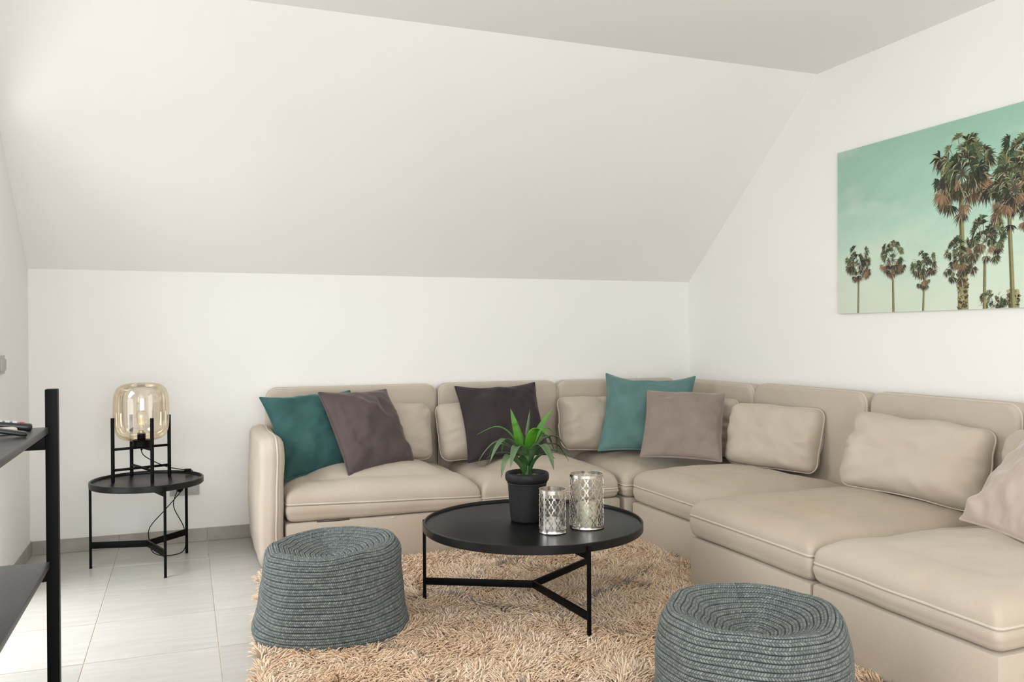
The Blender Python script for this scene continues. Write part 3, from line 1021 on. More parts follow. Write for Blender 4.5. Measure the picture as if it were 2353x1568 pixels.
def strands():
    sp = 0.0076
    gx = np.arange(0.02, 2.33, sp)
    gy = np.arange(1.75, 4.245, sp)
    X, Y = np.meshgrid(gx, gy)
    X, Y = X.ravel(), Y.ravel()
    X = X + RNG.uniform(-1, 1, X.shape) * sp * 0.6
    Y = Y + RNG.uniform(-1, 1, Y.shape) * sp * 0.6
    keep = (X > rug_left(Y) + 0.008 + 0.008 * np.sin(Y * 21) + 0.006 * np.sin(Y * 47 + 1)) & (X < np.where(Y > 3.305, 2.325, 2.125)) & (Y < 4.25) & (Y > 1.78)
    for c in (P1, P2):
        keep &= ((X - c[0]) ** 2 + (Y - c[1]) ** 2) > 0.255 ** 2
    # out of the picture in front
    keep &= (Y > 2.95 - 0.37 * X) | (RNG.uniform(size=X.shape) < 0.35)
    X, Y = X[keep], Y[keep]
    n = len(X)
    P = np.column_stack([X, Y, np.zeros(n)])
    ang = fbm(P, 4.5, 3, 2) * 3.6 + fbm(P, 16, 8, 2) * 1.9 + RNG.normal(0, 0.55, n)
    clump = noise3(P, 26, 21)
    lean = np.radians(np.clip(52 + 16 * noise3(P, 11, 5) + RNG.normal(0, 11, n), 18, 82))
    # along the free left edge the pile falls outwards
    e = np.clip(1 - (X - rug_left(Y)) / 0.05, 0, 1)
    ang = ang * (1 - e) + (math.pi + RNG.normal(0, 0.5, n)) * e
    L = RNG.uniform(0.030, 0.050, n) * (1 + 0.15 * clump)
    nearsofa = (X > np.where(Y > 3.305, 2.325, 2.125) - 0.05) | (Y > 4.20)
    L = np.where(nearsofa, L * 0.62, L)
    lean = np.where(nearsofa, lean * 0.45, lean)
    tbl = np.zeros(n, bool)
    wd = RNG.uniform(0.0020, 0.0038, n)
    curl = RNG.normal(0, 0.010, n)
    d = np.column_stack([np.cos(ang), np.sin(ang), np.zeros(n)])
    s = np.column_stack([-np.sin(ang), np.cos(ang), np.zeros(n)])
    zz = np.array([0, 0, 1.0])
    base = np.column_stack([X, Y, np.full(n, 0.010)])
    ts = [0.0, 0.42, 0.78]
    rings = []
    for t in ts:
        # bend over: the lean grows along the strand
        a = lean * (0.35 + 0.9 * t)
        c = base + s * (curl * t * t)[:, None] + d * (L * t * np.sin(a))[:, None] + zz * (L * t * np.cos(a) + 0.006 * t)[:, None]
        r = wd * (1.0 if t == 0 else (1.15 if t < 0.5 else 0.8))
        for q in range(3):
            th_ = 2 * math.pi * q / 3 + 0.5
            rings.append(c + s * (r * math.cos(th_))[:, None] + (zz * np.sin(a)[:, None] * 1.0 - d * np.cos(a)[:, None]) * (r * math.sin(th_) * 0.8)[:, None])
    a = lean * 1.22
    tip = base + s * (curl * 1.3)[:, None] + d * (L * np.sin(a))[:, None] + zz * np.maximum(L * np.cos(a) + 0.004, 0.002)[:, None]
    rings.append(tip)
    Vv = np.stack(rings, 1)                       # n,10,3
    Vv[:, :, 2] = np.maximum(Vv[:, :, 2], 0.003)
    off = (np.arange(n) * 10)[:, None]
    tri = []
    for r0 in (0, 3):
        for q in range(3):
            w = (q + 1) % 3
            tri += [(r0 + q, r0 + w, r0 + 3 + w), (r0 + q, r0 + 3 + w, r0 + 3 + q)]
    for q in range(3):
        tri.append((6 + q, 6 + (q + 1) % 3, 9))
    tri = np.array(tri)
    Fs = (off[:, :, None] + tri[None]).reshape(-1, 3)
    # colours
    tan = np.array([0.82, 0.605, 0.41])
    pale = np.array([0.91, 0.75, 0.58])
    deep = np.array([0.66, 0.43, 0.245])
    k = np.clip(0.5 + 0.5 * noise3(P, 9, 31) + RNG.normal(0, 0.28, n), 0, 1)[:, None]
    c = pale * (1 - k) + tan * k
    k2 = (RNG.uniform(size=n) < 0.14)[:, None]
    c = np.where(k2, c * 0.45 + deep * 0.55, c)
    # faint grey diamonds
    u1 = (X * 0.86 + Y * 0.62 + 0.035 * noise3(P, 5, 77)) / 0.62
    u2 = (X * 0.62 - Y * 0.95 + 0.035 * noise3(P, 5, 78)) / 0.70
    dl = np.minimum(np.abs(u1 - np.round(u1)) * 0.62, np.abs(u2 - np.round(u2)) * 0.70)
    g = (dl < 0.016) & (RNG.uniform(size=n) < 0.42 + 0.5 * noise3(P, 6, 91))
    c = np.where(g[:, None], np.array([0.42, 0.345, 0.285]), c)
    cols = np.repeat(c[:, None, :], 10, 1)
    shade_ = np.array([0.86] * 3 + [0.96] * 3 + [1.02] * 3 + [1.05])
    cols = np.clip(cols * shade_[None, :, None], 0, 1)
    return Vv.reshape(-1, 3), Fs, cols.reshape(-1, 3)


V, Fs, cols = strands()
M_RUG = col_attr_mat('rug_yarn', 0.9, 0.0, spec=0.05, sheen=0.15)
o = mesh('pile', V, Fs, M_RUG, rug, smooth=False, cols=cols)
o['kind'] = 'stuff'


# ------------------------------------------------------------------ braided poufs
def braid_mat():
    """two chains of slanted stitches along every cord; ph counts stitches along it, cord counts cords"""
    m, nt, b = new_mat('braided_cord')
    L = nt.links
    def M(op, a, b2=None, c=None):
        n = N(nt, 'ShaderNodeMath', operation=op)
        for i, x in enumerate((a, b2, c)):
            if x is None: continue
            if isinstance(x, (int, float)): n.inputs[i].default_value = x
            else: L.new(x, n.inputs[i])
        return n.outputs[0]
    A = N(nt, 'ShaderNodeAttribute'); A.attribute_name = 'ph'
    B = N(nt, 'ShaderNodeAttribute'); B.attribute_name = 'cord'
    ph, w = A.outputs['Fac'], B.outputs['Fac']
    w2 = M('MULTIPLY', w, 2.0)
    y = M('FRACT', w2)
    half = M('GREATER_THAN', M('FRACT', w), 0.5)
    slant = M('MULTIPLY', M('SUBTRACT', y, 0.5), M('SUBTRACT', M('MULTIPLY', half, 1.5), 0.75))
    p = M('ADD', M('SUBTRACT', ph, slant), M('MULTIPLY', half, 0.5))
    st = M('POWER', M('ABSOLUTE', M('SINE', M('MULTIPLY', p, math.pi))), 0.55)
    vy = M('POWER', M('ABSOLUTE', M('SINE', M('MULTIPLY', y, math.pi))), 0.45)
    hgt = M('MULTIPLY', st, vy)
    wn = N(nt, 'ShaderNodeTexWhiteNoise', noise_dimensions='2D')
    cmb = N(nt, 'ShaderNodeCombineXYZ')
    L.new(M('FLOOR', p), cmb.inputs[0]); L.new(M('FLOOR', w2), cmb.inputs[1])
    L.new(cmb.outputs[0], wn.inputs['Vector'])
    fl = noise(nt, coords(nt), 520, 2, 0.8)
    k = M('ADD', M('MULTIPLY', wn.outputs['Value'], 0.28), M('MULTIPLY', fl, 0.92))
    c = ramp(nt, k, [(0.25, (0.066, 0.080, 0.079)), (0.58, (0.168, 0.192, 0.184)), (0.95, (0.36, 0.375, 0.345))])
    # colour darkens in the grooves between cords and in the gaps between stitches
    gap_c = M('SUBTRACT', 1.0, M('ABSOLUTE', M('SUBTRACT', M('MULTIPLY', M('FRACT', w), 2.0), 1.0)))
    mr = N(nt, 'ShaderNodeMapRange')
    L.new(gap_c, mr.inputs[0]); mr.inputs[1].default_value = 0.02; mr.inputs[2].default_value = 0.24
    mr2 = N(nt, 'ShaderNodeMapRange')
    L.new(hgt, mr2.inputs[0]); mr2.inputs[1].default_value = 0.25; mr2.inputs[2].default_value = 0.85
    mr2.inputs[3].default_value = 0.30
    c = mixc(nt, M('MULTIPLY', mr.outputs[0], mr2.outputs[0]), (0.022, 0.033, 0.036), c)
    L.new(c, b.inputs['Base Color'])
    b.inputs['Roughness'].default_value = 0.9
    b.inputs['Specular IOR Level'].default_value = 0.1
    b.inputs['Sheen Weight'].default_value = 0.12
    n1 = bump(nt, b, hgt, 0.75, 0.0035)
    bump(nt, b, fl, 0.25, 0.001, n1)
    return m


M_POUF = braid_mat()


def pouf(label, c, z0, H, Rb, Rt, seed, lean=(0, 0), tilt=(0, 0), dent=0.07, foot=0.03):
    t = thing('pouf', label, 'pouf', (c[0], c[1], z0), 'braided poufs on the rug')
    prof = crom([(Rb * 0.80, 0.0), (Rb * 0.965, 0.004), (Rb * 1.0, 0.028), (Rb * 0.985, 0.075), (Rb * 0.965, H * 0.42), (Rt * 1.04, H * 0.68), (Rt * 1.005, H * 0.86), (Rt * 0.955, H * 0.955),
                 (Rt * 0.86, H * 1.0), (Rt * 0.70, H - dent * 0.22), (Rt * 0.45, H - dent * 0.66), (Rt * 0.2, H - dent * 0.96), (0.004, H - dent)], 24)
    seg = np.linalg.norm(np.diff(prof, axis=0), axis=1)
    s = np.concatenate([[0], np.cumsum(seg)])
    row_h = 0.0215
    rows = int(round(s[-1] / row_h))
    sub = 10
    ss = np.linspace(0, s[-1], rows * sub + 1)
    r = np.interp(ss, s, prof[:, 0])
    z = np.interp(ss, s, prof[:, 1])
    dr, dz = np.gradient(r), np.gradient(z)
    ln = np.hypot(dr, dz) + 1e-9
    nr, nz = dz / ln, -dr / ln
    n = 360
    th_ = np.linspace(0, 2 * np.pi, n, endpoint=False)
    R, TH = np.meshgrid(r, th_, indexing='ij')
    T0 = TH
    TH = T0 + 1.15          # the lap of the coil lies at the back
    Z = np.meshgrid(z, th_, indexing='ij')[0]
    NR = np.meshgrid(nr, th_, indexing='ij')[0]
    NZ = np.meshgrid(nz, th_, indexing='ij')[0]
    v = np.meshgrid(np.arange(len(ss)) / sub, th_, indexing='ij')[0]
    w = v - T0 / (2 * np.pi)
    row = np.floor(w)
    fr = w - row
    half = (fr >= 0.5).astype(float)
    y = (fr * 2) % 1.0
    # row-wise stitch count from the mean radius of that row
    rmean = np.interp((row + 0.5 + T0 / (2 * np.pi)) * sub, np.arange(len(ss)), r)
    pitch = 0.0079
    ph = T0 * np.maximum(rmean, 0.012) / pitch + h3(row, row * 0, row * 0, seed) * 3
    cordp = np.sqrt(np.clip(1 - (2 * fr - 1) ** 2, 0, 1))
    vv = np.sqrt(np.clip(1 - (2 * y - 1) ** 2, 0, 1))
    disp = 0.0060 * cordp ** 0.6 + 0.0022 * vv - 0.0065
    # irregular hand of the shape
    P = np.stack([np.cos(TH) * 1.2, np.sin(TH) * 1.2, Z * 5], -1)
    wob = fbm(P, 1.3, seed, 2) * 0.016 * np.clip(R / 0.2, 0, 1)
    RR = R + (disp) * NR + wob
    ZZ = Z + disp * NZ
    hf = np.clip(Z / H, 0, 1)
    X = c[0] + RR * np.cos(TH) + lean[0] * hf
    Y = c[1] + RR * np.sin(TH) + lean[1] * hf
    top = np.clip((Z / H - 0.3) / 0.7, 0, 1)
    ZZ = z0 + ZZ + top * (RR * np.cos(TH) * tilt[0] + RR * np.sin(TH) * tilt[1]) + top ** 3 * fbm(np.stack([X * 1.0, Y * 1.0, X * 0 + seed], -1), 5.0, seed + 6, 2) * 0.010
    # squashed lower roll on one side
    Vall = np.stack([X, Y, ZZ], -1)
    split = int(np.argmax(z)) // sub * sub
    def grid_part(name, i0, i1):
        m = i1 - i0 + 1
        i = np.arange(m - 1)[:, None]
        k_ = np.arange(n)[None, :]
        l = (k_ + 1) % n
        Fq = np.stack([i * n + k_, i * n + l, (i + 1) * n + l, (i + 1) * n + k_], -1).reshape(-1, 4)
        o = mesh(name, Vall[i0:i1 + 1].reshape(-1, 3), Fq, M_POUF, t, True)
        for nm, arr in (('ph', ph), ('cord', w + 200)):
            o.data.attributes.new(nm, 'FLOAT', 'POINT').data.foreach_set('value', arr[i0:i1 + 1].astype(np.float32).ravel())
    grid_part('side', 0, split)
    grid_part('top', split, len(ss) - 1)
    mesh('underside', *lathe_geo([(0.0001, z0 + 0.001), (Rb * 0.8, z0 + 0.001)], c, 40), M_POUF, t, cols=None)
    return t


pouf('blue-grey braided pouf beside the armrest end of the sofa', tuple(P1), 0.022, 0.330, 0.288, 0.258, 3, tilt=(0.03, 0.0), dent=0.055)
pouf('blue-grey braided pouf cut off by the bottom edge of the photo', tuple(P2), 0.022, 0.345, 0.282, 0.262, 5, tilt=(0.0, 0.015), dent=0.075)


# ------------------------------------------------------------------ potted plant
PC = np.array([1.347, 3.345])
ZB = 0.364
M_POT = simple('black_pot', (0.011, 0.011, 0.0115), 0.55, spec=0.3, var=0.25, vscale=30, bstr=0.25, bscale=55, bdist=0.003)
plant = thing('potted_plant', 'green long-leaved plant in a black pot on the coffee table', 'plant', (PC[0], PC[1], ZB))
RIM = ZB + 0.206
pp = [(0.0001, ZB), (0.064, ZB), (0.0685, ZB + 0.003), (0.070, ZB + 0.010), (0.0755, ZB + 0.07), (0.0815, ZB + 0.155), (0.0825, ZB + 0.166), (0.0890, ZB + 0.171), (0.0925, ZB + 0.180), (0.0928, ZB + 0.193),
      (0.0905, ZB + 0.203), (0.0855, ZB + 0.2065), (0.0795, ZB + 0.203), (0.077, ZB + 0.192), (0.076, ZB + 0.18), (0.0001, ZB + 0.18)]
pot = flat_smooth(mesh('pot', *lathe_geo(pp, PC, 72), M_POT, plant), 60)
b = MB()
for k in range(96):
    a = 2 * math.pi * k / 96
    V, Fs = lathe_geo([(0.0003, -0.0019), (0.0017, -0.0009), (0.0017, 0.0009), (0.0003, 0.0019)], (0, 0), 6)
    b.add([(PC[0] + 0.0833 * math.cos(a) + p[0], PC[1] + 0.0833 * math.sin(a) + p[1], ZB + 0.1625 + p[2]) for p in V], Fs)
o = mesh('beading', b.v, b.f, simple('pot_bead', (0.06, 0.06, 0.06), 0.4), pot)
o['kind'] = 'stuff'
b = MB()
pcol = []
for k in range(190):
    rr = 0.073 * math.sqrt(random.random())
    a = random.uniform(0, 2 * math.pi)
    s0 = random.uniform(0.0042, 0.0075)
    bm = bmesh.new()
    bmesh.ops.create_icosphere(bm, subdivisions=1, radius=s0)
    sc = (random.uniform(.8, 1.3), random.uniform(.8, 1.2), random.uniform(.6, .9))
    V = [(PC[0] + rr * math.cos(a) + v.co.x * sc[0], PC[1] + rr * math.sin(a) + v.co.y * sc[1], ZB + 0.181 + random.uniform(0, 0.0) + 0.004 + v.co.z * sc[2]) for v in bm.verts]
    bm.verts.index_update()
    Fs = [[v.index for v in f.verts] for f in bm.faces]
    bm.free()
    b.add(V, Fs)
    g = random.uniform(0.6, 1.3)
    pcol += [(0.25 * g, 0.16 * g, 0.10 * g)] * len(V)
o = mesh('gravel', b.v, b.f, col_attr_mat('gravel_stone', 0.8), plant, cols=np.array(pcol))
o['kind'] = 'stuff'


def leaf_mat(name, c0, c1, rough=0.42):
    m, nt, b = new_mat(name)
    a = N(nt, 'ShaderNodeVertexColor')
    a.layer_name = 'Col'
    sep = N(nt, 'ShaderNodeSeparateColor')
    nt.links.new(a.outputs['Color'], sep.inputs[0])
    f = noise(nt, coords(nt), 40, 3)
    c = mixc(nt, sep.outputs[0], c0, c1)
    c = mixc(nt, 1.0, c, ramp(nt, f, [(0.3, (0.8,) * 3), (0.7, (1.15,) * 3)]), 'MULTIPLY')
    nt.links.new(c, b.inputs['Base Color'])
    b.inputs['Roughness'].default_value = rough
    b.inputs['Specular IOR Level'].default_value = 0.35
    return m


M_LEAF_B = leaf_mat('leaf_bright', (0.020, 0.105, 0.004), (0.075, 0.245, 0.014))
M_LEAF_D = leaf_mat('leaf_dark', (0.012, 0.055, 0.008), (0.05, 0.115, 0.035))
M_LEAF_G = leaf_mat('leaf_greyish', (0.04, 0.085, 0.03), (0.10, 0.16, 0.075))
VD = np.array([PC[0], PC[1], 0]); VD = VD / np.linalg.norm(VD)       # away from the viewer's side
RT = np.array([VD[1], -VD[0], 0])
UP = np.array([0, 0, 1.0])


def leaf(pts, Wd, mat, twist=0.0, fold=0.22, frontal=0.0):
    """pts: control points (right, toward the room, height above the pot rim) in metres"""
    C3 = [np.array([PC[0], PC[1], RIM]) + RT * p[0] - VD * p[1] + UP * p[2] for p in pts]
    path = crom(C3, 9)
    seg = np.concatenate([[0], np.cumsum(np.linalg.norm(np.diff(path, axis=0), axis=1))])
    t = seg / seg[-1]
    m = len(path)
    T = np.gradient(path, axis=0)
    T /= np.linalg.norm(T, axis=1)[:, None]
    chord = path[-1] - path[0]
    hd = np.array([chord[0], chord[1], 0])
    if np.linalg.norm(hd) < 0.02: hd = RT * 0.3 - VD
    hd /= np.linalg.norm(hd)
    side0 = np.array([-hd[1], hd[0], 0])
    if frontal: side0 = side0 * (1 - frontal) + (RT if np.dot(side0, RT) >= 0 else -RT) * frontal
    wid = Wd * np.clip(0.42 + 1.5 * t, 0, 1) * np.clip((1 - t) / 0.55, 0, 1) ** 0.75
    wid = Wd * np.minimum(0.45 + 1.3 * t, 1.0) * (1 - np.clip((t - 0.35) / 0.65, 0, 1) ** 1.7)
    cols, V = [], []
    K = 6
    for i in range(m):
        s = side0 - T[i] * np.dot(side0, T[i])
        s /= np.linalg.norm(s) + 1e-9
        nn_ = np.cross(s, T[i])
        if nn_[2] < 0: nn_ = -nn_
        ca, sa = math.cos(twist * t[i]), math.sin(twist * t[i])
        s, nn_ = s * ca + nn_ * sa, nn_ * ca - s * sa
        for k in range(K + 1):
            q = k / K * 2 - 1
            V.append(path[i] + s * q * wid[i] / 2 + nn_ * (abs(q) ** 1.3 * wid[i] * fold))
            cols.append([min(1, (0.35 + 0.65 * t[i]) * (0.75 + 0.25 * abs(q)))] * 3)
    Fs = []
    for i in range(m - 1):
        for k in range(K):
            a = i * (K + 1) + k
            Fs.append((a, a + 1, a + K + 2, a + K + 1))
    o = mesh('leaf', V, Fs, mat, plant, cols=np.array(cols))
    md = o.modifiers.new('thickness', 'SOLIDIFY')
    md.thickness = 0.0012
    return o


B0 = (0, 0, 0.0)
LV = [
    ([(-0.010, 0.0, 0.05), (-0.030, 0.012, 0.13), (-0.050, 0.018, 0.205), (-0.068, 0.010, 0.268)], 0.040, M_LEAF_B, 0.0, 0.16, 1.0),
    ([(0.0, -0.01, 0.06), (0.003, -0.02, 0.14), (0.009, -0.02, 0.21), (0.014, -0.02, 0.262)], 0.022, M_LEAF_G, 0, 0.3, -0.75),
    ([(0.010, -0.01, 0.07), (0.040, -0.02, 0.15), (0.075, -0.03, 0.215), (0.115, -0.04, 0.266)], 0.028, M_LEAF_B, 0, 0.18, 0.8),
    ([(-0.010, -0.01, 0.06), (-0.055, -0.02, 0.135), (-0.095, -0.02, 0.176), (-0.140, -0.02, 0.185), (-0.212, -0.01, 0.156)], 0.027, M_LEAF_B, 0, 0.2, 0),
    ([(0.004, 0.01, 0.05), (0.012, 0.030, 0.125), (0.032, 0.055, 0.176), (0.060, 0.085, 0.188), (0.088, 0.11, 0.165)], 0.046, M_LEAF_B, 0, 0.14, 0.9),
    ([(0.012, -0.01, 0.06), (0.050, -0.015, 0.135), (0.082, -0.02, 0.178), (0.105, -0.02, 0.172), (0.128, -0.02, 0.158)], 0.026, M_LEAF_B, 0, 0.2, 0.3),
    ([(-0.012, 0.01, 0.05), (-0.060, 0.02, 0.10), (-0.118, 0.03, 0.13), (-0.165, 0.04, 0.100), (-0.208, 0.045, 0.042)], 0.027, M_LEAF_G, 0, 0.2, 0),
    ([(-0.012, 0.012, 0.055), (-0.055, 0.04, 0.122), (-0.098, 0.07, 0.143), (-0.130, 0.09, 0.105), (-0.154, 0.10, 0.050)], 0.034, M_LEAF_G, 0, 0.16, 0.35),
    ([(-0.010, -0.015, 0.05), (-0.07, -0.05, 0.095), (-0.125, -0.08, 0.105), (-0.152, -0.09, 0.075), (-0.166, -0.09, 0.038)], 0.024, M_LEAF_D, 0, 0.2, 0),
    ([(-0.006, 0.015, 0.03), (-0.020, 0.045, 0.095), (-0.042, 0.080, 0.116), (-0.058, 0.11, 0.085), (-0.068, 0.125, 0.036)], 0.042, M_LEAF_G, 0, 0.14, 0.8),
    ([(-0.012, 0.01, 0.005), (-0.040, 0.04, 0.045), (-0.072, 0.075, 0.080), (-0.095, 0.10, 0.050), (-0.106, 0.11, -0.010)], 0.036, M_LEAF_G, 0, 0.15, 0.5),
    ([(0.010, 0.015, 0.035), (0.032, 0.05, 0.104), (0.066, 0.085, 0.121), (0.094, 0.11, 0.082), (0.110, 0.125, 0.024)], 0.042, M_LEAF_G, 0, 0.14, 0.6),
    ([(0.012, 0.0, 0.055), (0.065, 0.0, 0.130), (0.120, 0.0, 0.148), (0.160, 0.0, 0.105), (0.195, 0.005, 0.054)], 0.030, M_LEAF_D, 0, 0.18, 0),
    ([(0.012, -0.015, 0.045), (0.070, -0.04, 0.100), (0.122, -0.06, 0.108), (0.152, -0.07, 0.075), (0.180, -0.075, 0.033)], 0.027, M_LEAF_D, 0, 0.18, 0),
    ([(0.012, 0.01, 0.03), (0.060, 0.025, 0.082), (0.110, 0.035, 0.095), (0.150, 0.04, 0.085), (0.182, 0.045, 0.072)], 0.024, M_LEAF_D, 0, 0.18, 0),
    ([(0.008, -0.02, 0.06), (0.045, -0.07, 0.125), (0.085, -0.10, 0.140), (0.106, -0.115, 0.105), (0.120, -0.12, 0.066)], 0.026, M_LEAF_D, 0, 0.2, 0),
    ([(-0.012, -0.01, 0.03), (-0.060, -0.02, 0.070), (-0.110, -0.03, 0.075), (-0.145, -0.03, 0.068), (-0.176, -0.03, 0.050)], 0.022, M_LEAF_D, 0, 0.2, 0),
    ([(-0.008, -0.02, 0.05), (-0.055, -0.06, 0.112), (-0.090, -0.08, 0.122), (-0.104, -0.09, 0.090), (-0.108, -0.09, 0.060)], 0.026, M_LEAF_B, 0, 0.2, 0),
    ([(-0.008, 0.018, -0.01), (-0.018, 0.034, 0.045), (-0.012, 0.056, 0.074), (0.000, 0.075, 0.074), (0.006, 0.085, 0.056)], 0.038, M_LEAF_D, 0, 0.14, 1.0),
    ([(0.010, 0.016, -0.012), (0.028, 0.030, 0.040), (0.055, 0.045, 0.072), (0.085, 0.055, 0.082), (0.118, 0.06, 0.062)], 0.030, M_LEAF_D, 0, 0.16, 0.3),
    ([(-0.012, 0.012, -0.012), (-0.030, 0.022, 0.025), (-0.050, 0.030, 0.052), (-0.070, 0.035, 0.062)], 0.026, M_LEAF_D, 0, 0.16, 0.3),
    ([(0.0, 0.02, 0.03), (0.006, 0.035, 0.08), (0.016, 0.048, 0.10), (0.030, 0.06, 0.10)], 0.036, M_LEAF_D, 0, 0.16, 1.0),
    ([(0.008, -0.012, 0.05), (0.04, -0.04, 0.11), (0.07, -0.06, 0.135), (0.10, -0.075, 0.138)], 0.030, M_LEAF_G, 0, 0.16, 0.4),
]
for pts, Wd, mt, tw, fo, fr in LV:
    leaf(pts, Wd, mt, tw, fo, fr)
mesh('stem', *lathe_geo([(0.0001, ZB + 0.17), (0.020, ZB + 0.17), (0.021, ZB + 0.20), (0.017, ZB + 0.235), (0.012, ZB + 0.27), (0.0001, ZB + 0.29)], PC, 20), simple('plant_stem', (0.03, 0.10, 0.012), 0.5, var=0.3, vscale=40), plant)


# ------------------------------------------------------------------ lanterns and candles
M_STEEL, nt, b = new_mat('nickel_plate')
b.inputs['Metallic'].default_value = 1.0
b.inputs['Base Color'].default_value = (0.74, 0.71, 0.67, 1)
b.inputs['Roughness'].default_value = 0.22
bump(nt, b, noise(nt, coords(nt), 60, 3), 0.05, 0.001)


def lantern(label, c, R, H, cols_n, rows_n, rim, seam_az):
    t = thing('candle_lantern', label, 'lantern', (c[0], c[1], ZB), 'pierced metal candle lanterns')
    # pierced sheet: cells of a trellis, every cell bounded by S-shaped edges, hole = inset copy
    Wc = 2 * math.pi * R / cols_n
    z0, z1 = ZB + rim, ZB + H - rim
    Hc = (z1 - z0) / rows_n * 2
    a_, b_ = Wc / 2, Hc / 2
    # two kinds of cells in alternate rows, divided by stepped strips: crosses with round arms, and barbed bodies
    qA = [(1, 0), (.86, .08), (.68, .19), (.53, .29), (.42, .36), (.42, .46), (.42, .66), (.22, .81), (0, 1)]
    hA = [(.72, 0), (.70, .11), (.62, .20), (.46, .26), (.28, .31), (.25, .42), (.25, .70), (.15, .80), (0, .85)]
    qB = [(1 - p[0], 1 - p[1]) for p in reversed(qA)]
    hB = [(.86, 0), (.64, .17), (.45, .29), (.42, .45), (.42, .58), (.34, .69), (.22, .76), (.10, .82), (0, .84)]
    def ring(q):
        q1 = q[:-1]
        r = list(q1)
        r += [(-y_, x_) for x_, y_ in [(p[1], p[0]) for p in reversed(q[1:])]]
        r = q[:-1] + [(-p[0], p[1]) for p in reversed(q[1:])] + [(-p[0], -p[1]) for p in q[:-1]] + [(p[0], -p[1]) for p in reversed(q[1:])]
        return np.array(r, float)
    kinds = [(ring(qA), ring(hA)), (ring(qB), ring(hB))]
    b = MB()
    def wrap(px, pz, r): 
        a = px / R + seam_az
        return (c[0] + r * math.cos(a), c[1] + r * math.sin(a), pz)
    nO = len(kinds[0][0])
    for i in range(cols_n):
        for j in range(rows_n + 1):
            cx = (i + (0.5 if j % 2 else 0)) * Wc
            cz = z0 + j * Hc / 2
            out, inn = kinds[j % 2]
            o2 = [(cx + p[0] * a_, cz + p[1] * b_) for p in out]
            i2 = [(cx + p[0] * a_, cz + p[1] * b_) for p in inn]
            half_lo, half_hi = j == 0, j == rows_n
            def cl(p): return (p[0], min(max(p[1], z0), z1))
            V, Fs = [], []
            for (ox, oz), (ix, iz) in zip(map(cl, o2), map(cl, i2)):
                V.append(wrap(ox, oz, R)); V.append(wrap(ix, iz, R))
            for k in range(nO):
                l = (k + 1) % nO
                zs_ = [o2[k][1], o2[l][1], i2[k][1], i2[l][1]]
                if max(zs_) <= z0 + 1e-6 or min(zs_) >= z1 - 1e-6: continue
                Fs.append((2 * k, 2 * l, 2 * l + 1, 2 * k + 1))
            b.add(V, Fs)
    o = mesh('pierced_sleeve', b.v, b.f, M_STEEL, t, smooth=True)
    bm = bmesh.new()
    bm.from_mesh(o.data)
    bmesh.ops.remove_doubles(bm, verts=bm.verts[:], dist=0.00012)
    bmesh.ops.recalc_face_normals(bm, faces=bm.faces[:])
    bm.to_mesh(o.data)
    bm.free()
    md = o.modifiers.new('sheet', 'SOLIDIFY')
    md.thickness = 0.0009
    md = o.modifiers.new('crisp', 'EDGE_SPLIT')
    md.split_angle = math.radians(40)
    flat_smooth(mesh('top_band', *lathe_geo([(R + 0.0006, z1 - 0.002), (R + 0.0006, ZB + H - 0.002), (R + 0.002, ZB + H - 0.001), (R + 0.001, ZB + H), (R - 0.002, ZB + H - 0.001), (R - 0.0012, z1 - 0.002)], c, 72, True), M_STEEL, t))
    flat_smooth(mesh('bottom_band', *lathe_geo([(R + 0.001, ZB), (R + 0.0016, ZB + 0.002), (R + 0.0006, ZB + 0.004), (R + 0.0006, z0 + 0.002), (R - 0.0012, z0 + 0.002), (R - 0.0012, ZB + 0.0015), (0.0001, ZB + 0.0015), (0.0001, ZB)], c, 72, True), M_STEEL, t))
    a = seam_az
    V, Fs = box_geo(-0.003, 0.003, R - 0.0015, R + 0.0012, ZB + rim * 0.4, ZB + H - rim * 0.4)
    ca, sa = math.cos(a - math.pi / 2), math.sin(a - math.pi / 2)
    mesh('seam_strip', [(c[0] + p[0] * ca - p[1] * sa, c[1] + p[0] * sa + p[1] * ca, p[2]) for p in V], Fs, M_STEEL, t, smooth=False)
    flat_smooth(mesh('glass_insert', *lathe_geo([(R - 0.006, ZB + 0.003), (R - 0.006, ZB + H - 0.004), (R - 0.0075, ZB + H - 0.004), (R - 0.0075, ZB + 0.003)], c, 64, True), M_CLEAR, t))
    return t


def candle(label, c, r, h, col):
    t = thing('candle', label, 'candle', (c[0], c[1], ZB + 0.0016))
    m, nt, b = new_mat('candle_wax')
    b.inputs['Base Color'].default_value = (*col, 1)
    b.inputs['Roughness'].default_value = 0.5
    b.inputs['Subsurface Weight'].default_value = 0.3
    b.inputs['Subsurface Radius'].default_value = (0.01, 0.008, 0.004)
    z = ZB + 0.002
    flat_smooth(mesh('wax', *lathe_geo([(0.0001, z), (r, z), (r, z + h - 0.003), (r - 0.003, z + h), (r * 0.75, z + h - 0.002), (0.0001, z + h - 0.005)], c, 40), m, t), 50)
    mesh('wick', *tube_geo(crom([(c[0], c[1], z + h - 0.006), (c[0], c[1], z + h + 0.004), (c[0] + 0.003, c[1], z + h + 0.009)], 4), 0.0011, 6), simple('wick_black', (0.02, 0.02, 0.02), 0.9), t)
    return t


LS, LB = (1.3635, 3.116), (1.528, 3.146)
lantern('small pierced silver candle lantern at the front of the coffee table', LS, 0.0535, 0.172, 12, 7, 0.014, math.radians(-150))
lantern('tall pierced silver candle lantern with a candle half its height', LB, 0.0690, 0.219, 15, 10, 0.010, math.radians(-140))
candle('short white candle inside the small lantern', LS, 0.034, 0.052, (0.80, 0.77, 0.70))
candle('ivory pillar candle inside the tall lantern', LB, 0.041, 0.096, (0.78, 0.72, 0.52))


